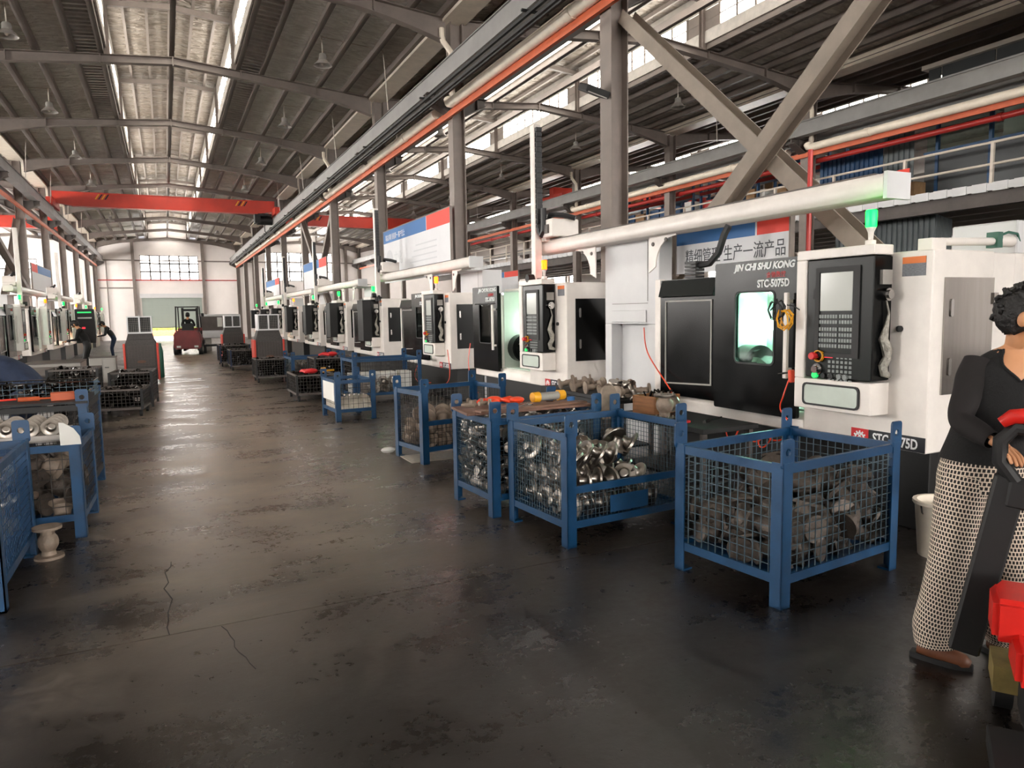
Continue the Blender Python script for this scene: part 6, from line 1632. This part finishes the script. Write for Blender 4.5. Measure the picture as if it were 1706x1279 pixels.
def figure(name, label, J, wear, facing, rad=None, hands=True, hair='hair', scale_hand=1.0, sub=2, hdir=None):
    xs = (Vector(J['ar']) + Vector(J['al']))/2
    root = thing(name, label, 'person', (xs.x, xs.y, 0.0))
    J = {k: Vector(v) - Vector((xs.x, xs.y, 0)) for k, v in J.items()}
    R = dict(RAD); R.update(rad or {}); B = list(BODY)
    bm_ = {}
    for a, b in B:
        if b in ('hbase', 'hmid', 'htop', 'nose', 'neck'): bm_[a, b] = 'skin'
        elif b in ('hr','kr','ar','hl','kl','al'): bm_[a, b] = 'legs'
        elif b in ('tr','tl'): bm_[a, b] = 'shoes'
        else: bm_[a, b] = 'top'
    if hands:
        for pre, w, e in (('r', 'wr', 'er'), ('l', 'wl', 'el')):
            d = J[w] - J[e]
            hand_joints(J, B, R, pre, J[w], d, Vector((0, 0, -1)) if abs(d.normalized().z) < 0.8 else Vector(facing), 1 if pre == 'r' else -1, scale_hand)
        for a, b in B:
            if (a, b) not in bm_: bm_[a, b] = 'skin'
    me = skin_mesh('body', J, B, R, {'skin': M['skin'], 'legs': wear[1], 'top': wear[0], 'shoes': wear[2]}, bm_, sub)
    body = link('body', me, root)
    # face and hair
    c = J['hmid']; h = Vector(hdir or facing).normalized(); up = (J['htop'] - J['hbase']).normalized(); sd = h.cross(up).normalized(); h = up.cross(sd).normalized()
    Rm = Matrix((sd, -h, up)).transposed()
    for s_ in (-1, 1):
        e = MB().sphere(c + sd*s_*0.034 + h*0.082 + up*0.012, 0.013, 8, 6)
        part('eye', e, M['paper'], root)
        part('iris', MB().sphere(c + sd*s_*0.034 + h*0.091 + up*0.012, 0.006, 8, 6), M['hair'], root)
        ear = MB().sphere(c + sd*s_*0.083 - h*0.004 + up*(-0.005), 0.03, 10, 7, (0.35, 0.7, 1.05), Rm)
        part('ear', ear, M['skin'], root)
    part('mouth', MB().sphere(c + h*0.080 - up*0.048, 0.02, 10, 6, (1.1, 0.4, 0.3), Rm), M['letter_red'] if False else M['board'], root)
    if hair:
        hm = MB(); rr = random.Random(len(label))
        vs = []; n, m_ = 22, 14
        for i in range(m_+1):
            ph = PI*0.80*i/m_
            for k in range(n):
                t = 2*PI*k/n
                v = Vector((math.sin(ph)*math.cos(t), math.sin(ph)*math.sin(t), math.cos(ph)))
                front = max(0.0, -v.y)
                cut = 1.0
                if v.y < 0.1 and v.z < 0.38: cut = 0.80
                q = 0.112*cut*(1 + 0.06*math.sin(7*t+3*ph) + rr.uniform(-0.03, 0.03))
                P = Vector((v.x*q*0.86, v.y*q*1.02 + 0.008, v.z*q*1.02 + 0.018))
                vs.append(c + Rm @ P)
        fs = []
        for i in range(m_):
            for k in range(n): fs.append((i*n+k, (i+1)*n+k, (i+1)*n+(k+1) % n, i*n+(k+1) % n))
        fs.append(tuple(range(m_*n, m_*n+n)))
        hm.add(vs, fs)
        if hair == 'curly':
            for i in range(46):
                a = rr.uniform(0.15, 2*PI-0.15) + PI*1.5; ph = rr.uniform(0.1, 2.0)
                v = Vector((math.sin(ph)*math.cos(a), math.sin(ph)*math.sin(a), math.cos(ph)))
                if v.y < 0.0 and v.z < 0.5: continue
                b = c + Rm @ Vector((v.x*0.098, v.y*0.112+0.008, v.z*0.112+0.018))
                u = Rm @ Vector((rr.uniform(-1,1), rr.uniform(-1,1), rr.uniform(-1,1))).normalized(); w = (b-c).normalized()
                hm.tube([b + u*0.014*math.cos(q*1.1) + w*(0.010*math.sin(q*1.1)+0.001*q) for q in range(7)], [0.008, 0.010, 0.010, 0.009, 0.008, 0.006, 0.003], 6)
        part('hair', hm, M['hair'], root, smooth=60)
    return root, J, body

def loft(rings, n=28, arc_=None, skip=None):
    """rings: (centre, half-axis vector a, half-axis vector b); returns a mesh with a UV map in metres."""
    vs, fs, uv = [], [], []
    L = [0.0]
    for (c0, _, _), (c1, _, _) in zip(rings[:-1], rings[1:]): L.append(L[-1] + (Vector(c1)-Vector(c0)).length)
    for (c, a, b) in rings:
        for k in range(n+1):
            t = 2*PI*k/n
            vs.append(Vector(c) + Vector(a)*math.cos(t) + Vector(b)*math.sin(t))
    per = 2*PI*max((Vector(a).length+Vector(b).length)/2 for _, a, b in rings)
    for i in range(len(rings)-1):
        for k in range(n):
            if skip and skip(i, k): continue
            fs.append((i*(n+1)+k, i*(n+1)+k+1, (i+1)*(n+1)+k+1, (i+1)*(n+1)+k))
            uv += [(per*k/n, L[i]), (per*(k+1)/n, L[i]), (per*(k+1)/n, L[i+1]), (per*k/n, L[i+1])]
    me = bpy.data.meshes.new('cloth'); me.from_pydata(vs, [], fs)
    ul = me.uv_layers.new(name='UVMap')
    for i, q in enumerate(uv): ul.data[i].uv = q
    bm = bmesh.new(); bm.from_mesh(me); bmesh.ops.remove_doubles(bm, verts=bm.verts, dist=1e-5); bmesh.ops.recalc_face_normals(bm, faces=bm.faces); bm.to_mesh(me); bm.free()
    me.shade_smooth()
    return me
def smooth_rings(rs, k=4):
    out = []
    for i in range(len(rs)-1):
        p = [rs[max(i-1,0)], rs[i], rs[i+1], rs[min(i+2, len(rs)-1)]]
        for q in range(k):
            t = q/k
            f = lambda a, b, c, d: 0.5*((2*b)+(c-a)*t+(2*a-5*b+4*c-d)*t*t+(3*b-a-3*c+d)*t**3)
            out.append(tuple(f(*[Vector(r[j]) for r in p]) for j in range(3)))
    out.append(tuple(Vector(x) for x in rs[-1]))
    return out
# --- the woman
W = dict(pelvis=(3.165,1.865,0.93), waist=(3.17,1.845,1.10), chest=(3.20,1.80,1.26), upper=(3.21,1.785,1.345), neck=(3.212,1.775,1.425), hbase=(3.208,1.755,1.475), hmid=(3.205,1.730,1.545), htop=(3.208,1.735,1.605), nose=(3.215,1.632,1.50),
         shr=(3.105,1.868,1.335), er=(2.995,1.865,1.115), wr=(2.965,1.71,1.055), shl=(3.318,1.70,1.34), el=(3.31,1.575,1.13), wl=(3.10,1.53,1.09),
         hr=(3.105,1.895,0.88), kr=(3.045,1.915,0.50), ar=(3.035,1.97,0.085), tr=(3.075,1.872,0.04), hl=(3.235,1.80,0.88), kl=(3.265,1.80,0.50), al=(3.335,1.835,0.085), tl=(3.32,1.715,0.04))
root, J, body = figure('person', 'woman in black V neck top and dotted trousers at the pallet jack', W, (M['cloth_black'], M['cloth_black'], M['leather']), (-0.61,-0.79,0), hair='curly', hdir=(0.35,-0.93,-0.25), scale_hand=0.92,
                       rad=dict(pelvis=(0.13,0.10), waist=(0.115,0.09), chest=(0.125,0.095), upper=(0.095,0.07), hr=0.085, hl=0.085, shr=0.052, shl=0.052, er=0.036, el=0.036, wr=0.024, wl=0.024, ar=0.034, al=0.034))
S_ = Vector((0.795,-0.607,0)); F_ = Vector((-0.607,-0.795,0))
def rg(c, a, b, tilt=0.0): return (Vector(c) - Vector((root.location.x, root.location.y, 0)), S_*a + Vector((0,0,tilt)), F_*b)
top_r = smooth_rings([rg((3.172,1.855,0.925), 0.178, 0.140, -0.01), rg((3.174,1.852,0.965), 0.172, 0.136), rg((3.178,1.845,1.05), 0.152, 0.120), rg((3.182,1.835,1.12), 0.146, 0.116), rg((3.190,1.82,1.20), 0.154, 0.122), rg((3.200,1.80,1.28), 0.160, 0.120), rg((3.207,1.788,1.335), 0.160, 0.100), rg((3.212,1.78,1.372), 0.115, 0.080), rg((3.213,1.776,1.40), 0.078, 0.062), rg((3.213,1.775,1.412), 0.070, 0.058)], 8)
def vneck(i, k):
    z = top_r[i][0].z
    if z < 1.285: return False
    t = 2*PI*(k+0.5)/96
    return abs(math.cos(t)) < 0.015 + (z-1.285)*4.0 and math.sin(t) > 0
me = loft(top_r, 48); me.materials.append(M['cloth_black']); link('knit_top', me, root)
# bare skin in the V of the neckline, hemmed by a knit edge
def front(z, t):
    for r0, r1 in zip(top_r[:-1], top_r[1:]):
        if r0[0].z <= z <= r1[0].z: q = (z-r0[0].z)/max(1e-6, r1[0].z-r0[0].z); break
    else: r0, r1, q = top_r[-2], top_r[-1], 1.0
    c = r0[0].lerp(r1[0], q); a_ = r0[1].lerp(r1[1], q); b_ = r0[2].lerp(r1[2], q)
    return c + a_*1.012*math.sin(t) + b_*1.03*math.cos(t)
zv = [1.285 + 0.127*i/10 for i in range(11)]; vs = []; fs = []
for i, z in enumerate(zv):
    w = 0.02 + 1.0*(i/10)**1.1
    for k in range(13): vs.append(front(z, -w + 2*w*k/12))
for i in range(10):
    for k in range(12): fs.append((i*13+k, i*13+k+1, (i+1)*13+k+1, (i+1)*13+k))
part('upper_chest', MB().add(vs, fs), M['skin'], root, smooth=80)
part('neck_hem', MB().tube([vs[i*13] for i in range(10, -1, -1)] + [vs[i*13+12] for i in range(11)], 0.005, 6), M['cloth_black'], root, smooth=60)
O = Vector((root.location.x, root.location.y, 0))
def tube_rings(pts, rad):
    P = [Vector(p) - O for p in pts]; out = []; 
    for i, p in enumerate(P):
        d = (P[min(i+1, len(P)-1)] - P[max(i-1, 0)]).normalized()
        a = (S_ - d*S_.dot(d)).normalized(); b = d.cross(a)
        r = rad[i]; r = r if isinstance(r, tuple) else (r, r)
        out.append((p, a*r[0], b*r[1]))
    return smooth_rings(out, 5)
M['sheer'] = mat('sheer_black_sleeve', (20,15,15), 0.9, var=0.25, scale=14)
for sh, e, w in (('shr','er','wr'), ('shl','el','wl')):
    a, b, c = Vector(W[sh]), Vector(W[e]), Vector(W[w])
    me = loft(tube_rings([a + (a-b)*0.12, a*0.8+b*0.2, a*0.5+b*0.5, a*0.12+b*0.88, b*0.85+c*0.15, b*0.4+c*0.6, c], [0.058, 0.066, 0.058, 0.050, 0.050, 0.046, 0.036]), 18)
    me.materials.append(M['sheer']); link('sleeve', me, root)
hip = smooth_rings([rg((3.174,1.852,0.99), 0.158, 0.125), rg((3.172,1.855,0.93), 0.168, 0.132), rg((3.168,1.860,0.86), 0.176, 0.138), rg((3.165,1.862,0.80), 0.174, 0.134)])
me = loft(hip, 40); me.materials.append(M['trousers']); tr_o = link('trousers', me, root)
for hp, k, an, wd in (('hr','kr','ar', 1.0), ('hl','kl','al', 0.98)):
    a, b, c = Vector(W[hp]), Vector(W[k]), Vector(W[an])
    c2 = c + Vector((0,0,-0.01))
    me = loft(tube_rings([a + Vector((0,0,-0.02)), a*0.6+b*0.4, b + Vector((0.01,-0.01,0)), b*0.5+c*0.5 + Vector((0.0,-0.01,0)), b*0.2+c*0.8, c2 + Vector((0.012,-0.01,0.045)), c2 + Vector((0.012,-0.015,0.005))], [(0.098*wd, 0.120), (0.094*wd, 0.115), (0.090*wd, 0.10), (0.088*wd, 0.095), (0.086*wd, 0.095), (0.088*wd, 0.10), (0.084*wd, 0.095)]), 32)
    me.materials.append(M['trousers']); link('trouser_leg', me, tr_o)
for an, t in (('ar','tr'), ('al','tl')):
    a, b = Vector(W[an]) - O, Vector(W[t]) - O
    d = Vector((b.x-a.x, b.y-a.y, 0)).normalized()
    a0 = a - d*0.05; m = MB()
    pts = [(a0 + d*q + Vector((0,0,zz))) for q, zz in ((0.0, 0.0-0.03), (0.06, -0.035), (0.13, -0.045), (0.18, -0.055), (0.205, -0.06))]
    m.tube(pts, [0.036, 0.042, 0.04, 0.034, 0.018], 12)
    sh = part('shoe', m, M['leather'], root, smooth=60)
    pr = [(a0 + d*q + d.cross(Vector((0,0,1)))*s_) for q, s_ in ((-0.03, 0.026), (0.07, 0.038), (0.16, 0.036), (0.215, 0.012), (0.215, -0.012), (0.16, -0.036), (0.07, -0.038), (-0.03, -0.026))]
    m = MB().prism([(p.x, p.y) for p in pr], 'z', 0.0, 0.025)
    part('sole', m, M['rubber'], sh)

def standing(x, y, face, bend=0.0, h=1.68, reach=0.3):
    """joints of a working figure: face = heading of the front, bend = forward lean of the trunk."""
    f = Vector((math.sin(face), math.cos(face), 0)); s = Vector((f.y, -f.x, 0)); k = h/1.68; P = Vector((x, y, 0)); u = Vector((0,0,1))
    t = (u*math.cos(bend) + f*math.sin(bend)); tf = (f*math.cos(bend) - u*math.sin(bend))
    pel = P + u*0.93*k - f*0.16*math.sin(bend)
    J = dict(pelvis=pel, waist=pel + t*0.17*k, chest=pel + t*0.34*k, upper=pel + t*0.44*k, neck=pel + t*0.53*k, hbase=pel + t*0.58*k + tf*0.01, hmid=pel + t*0.655*k + tf*0.03, htop=pel + t*0.72*k + tf*0.03)
    J['nose'] = J['hmid'] + tf*0.10 - t*0.03
    for n, q in (('r', 1), ('l', -1)):
        sh = pel + t*0.44*k + s*q*0.165*k
        J['sh'+n] = sh
        J['e'+n] = sh - u*0.26*k + f*0.06 + s*q*0.05
        J['w'+n] = J['e'+n] + f*(0.12+reach*0.4) + u*(-0.10+reach*0.2) - s*q*0.05
        J['h'+n] = pel + s*q*0.09*k - u*0.05
        J['k'+n] = P + s*q*0.10 + u*0.50*k + f*0.02
        J['a'+n] = P + s*q*0.11 + u*0.085 - f*0.03
        J['t'+n] = P + s*q*0.12 + u*0.04 + f*0.11
    return J, f, tf
J1, f1, h1 = standing(-1.40, 8.80, PI*1.62, bend=1.2, h=1.78)
figure('person', 'worker in dark navy clothes bent over the cages across the aisle, back to the camera', J1, (M['navy'], M['navy'], M['rubber']), f1, hdir=h1, rad=dict(pelvis=(0.19,0.16), waist=(0.20,0.17), chest=(0.21,0.17), upper=(0.15,0.13), hr=0.12, hl=0.12, shr=0.09, shl=0.09))
J2, f2, h2 = standing(-2.15, 24.3, PI*1.55, bend=0.45, h=1.62)
figure('person', 'worker in black leaning towards the control panel of a lathe across the aisle', J2, (M['cloth_black'], M['matt_black'], M['rubber']), f2, hdir=h2, rad=dict(waist=(0.16,0.13), chest=(0.17,0.13)))
J3, f3, h3 = standing(-1.9, 31.5, PI*1.5, bend=0.6, h=1.62)
figure('person', 'farther worker in dark clothes bending beside the lathes behind the air cooler', J3, (M['matt_black'], M['navy'], M['rubber']), f3, hdir=h3, rad=dict(waist=(0.16,0.13), chest=(0.17,0.13)))
# driver, seated
q = Vector((0.90, 34.75, 0)); u = Vector((0,0,1)); f = Vector((0.12, 1, 0)).normalized(); s = Vector((f.y, -f.x, 0))
J4 = dict(pelvis=q+u*1.06, waist=q+u*1.22, chest=q+u*1.40, upper=q+u*1.50, neck=q+u*1.58+f*0.01, hbase=q+u*1.63+f*0.02, hmid=q+u*1.71+f*0.03, htop=q+u*1.77+f*0.03, nose=q+u*1.69+f*0.13)
for n, k in (('r', 1), ('l', -1)):
    J4['sh'+n] = q+u*1.49+s*k*0.18; J4['e'+n] = q+u*1.26+s*k*0.27+f*0.08; J4['w'+n] = q+u*1.24+s*k*0.14+f*0.3
    J4['h'+n] = q+u*1.03+s*k*0.09+f*0.04; J4['k'+n] = q+u*1.06+s*k*0.12+f*0.42; J4['a'+n] = q+u*0.90+s*k*0.12+f*0.50; J4['t'+n] = q+u*0.88+s*k*0.12+f*0.62
drv, _, _ = figure('person', 'forklift driver in dark clothes seated under the guard, back to the camera', J4, (M['cloth_black'], M['navy'], M['rubber']), f)
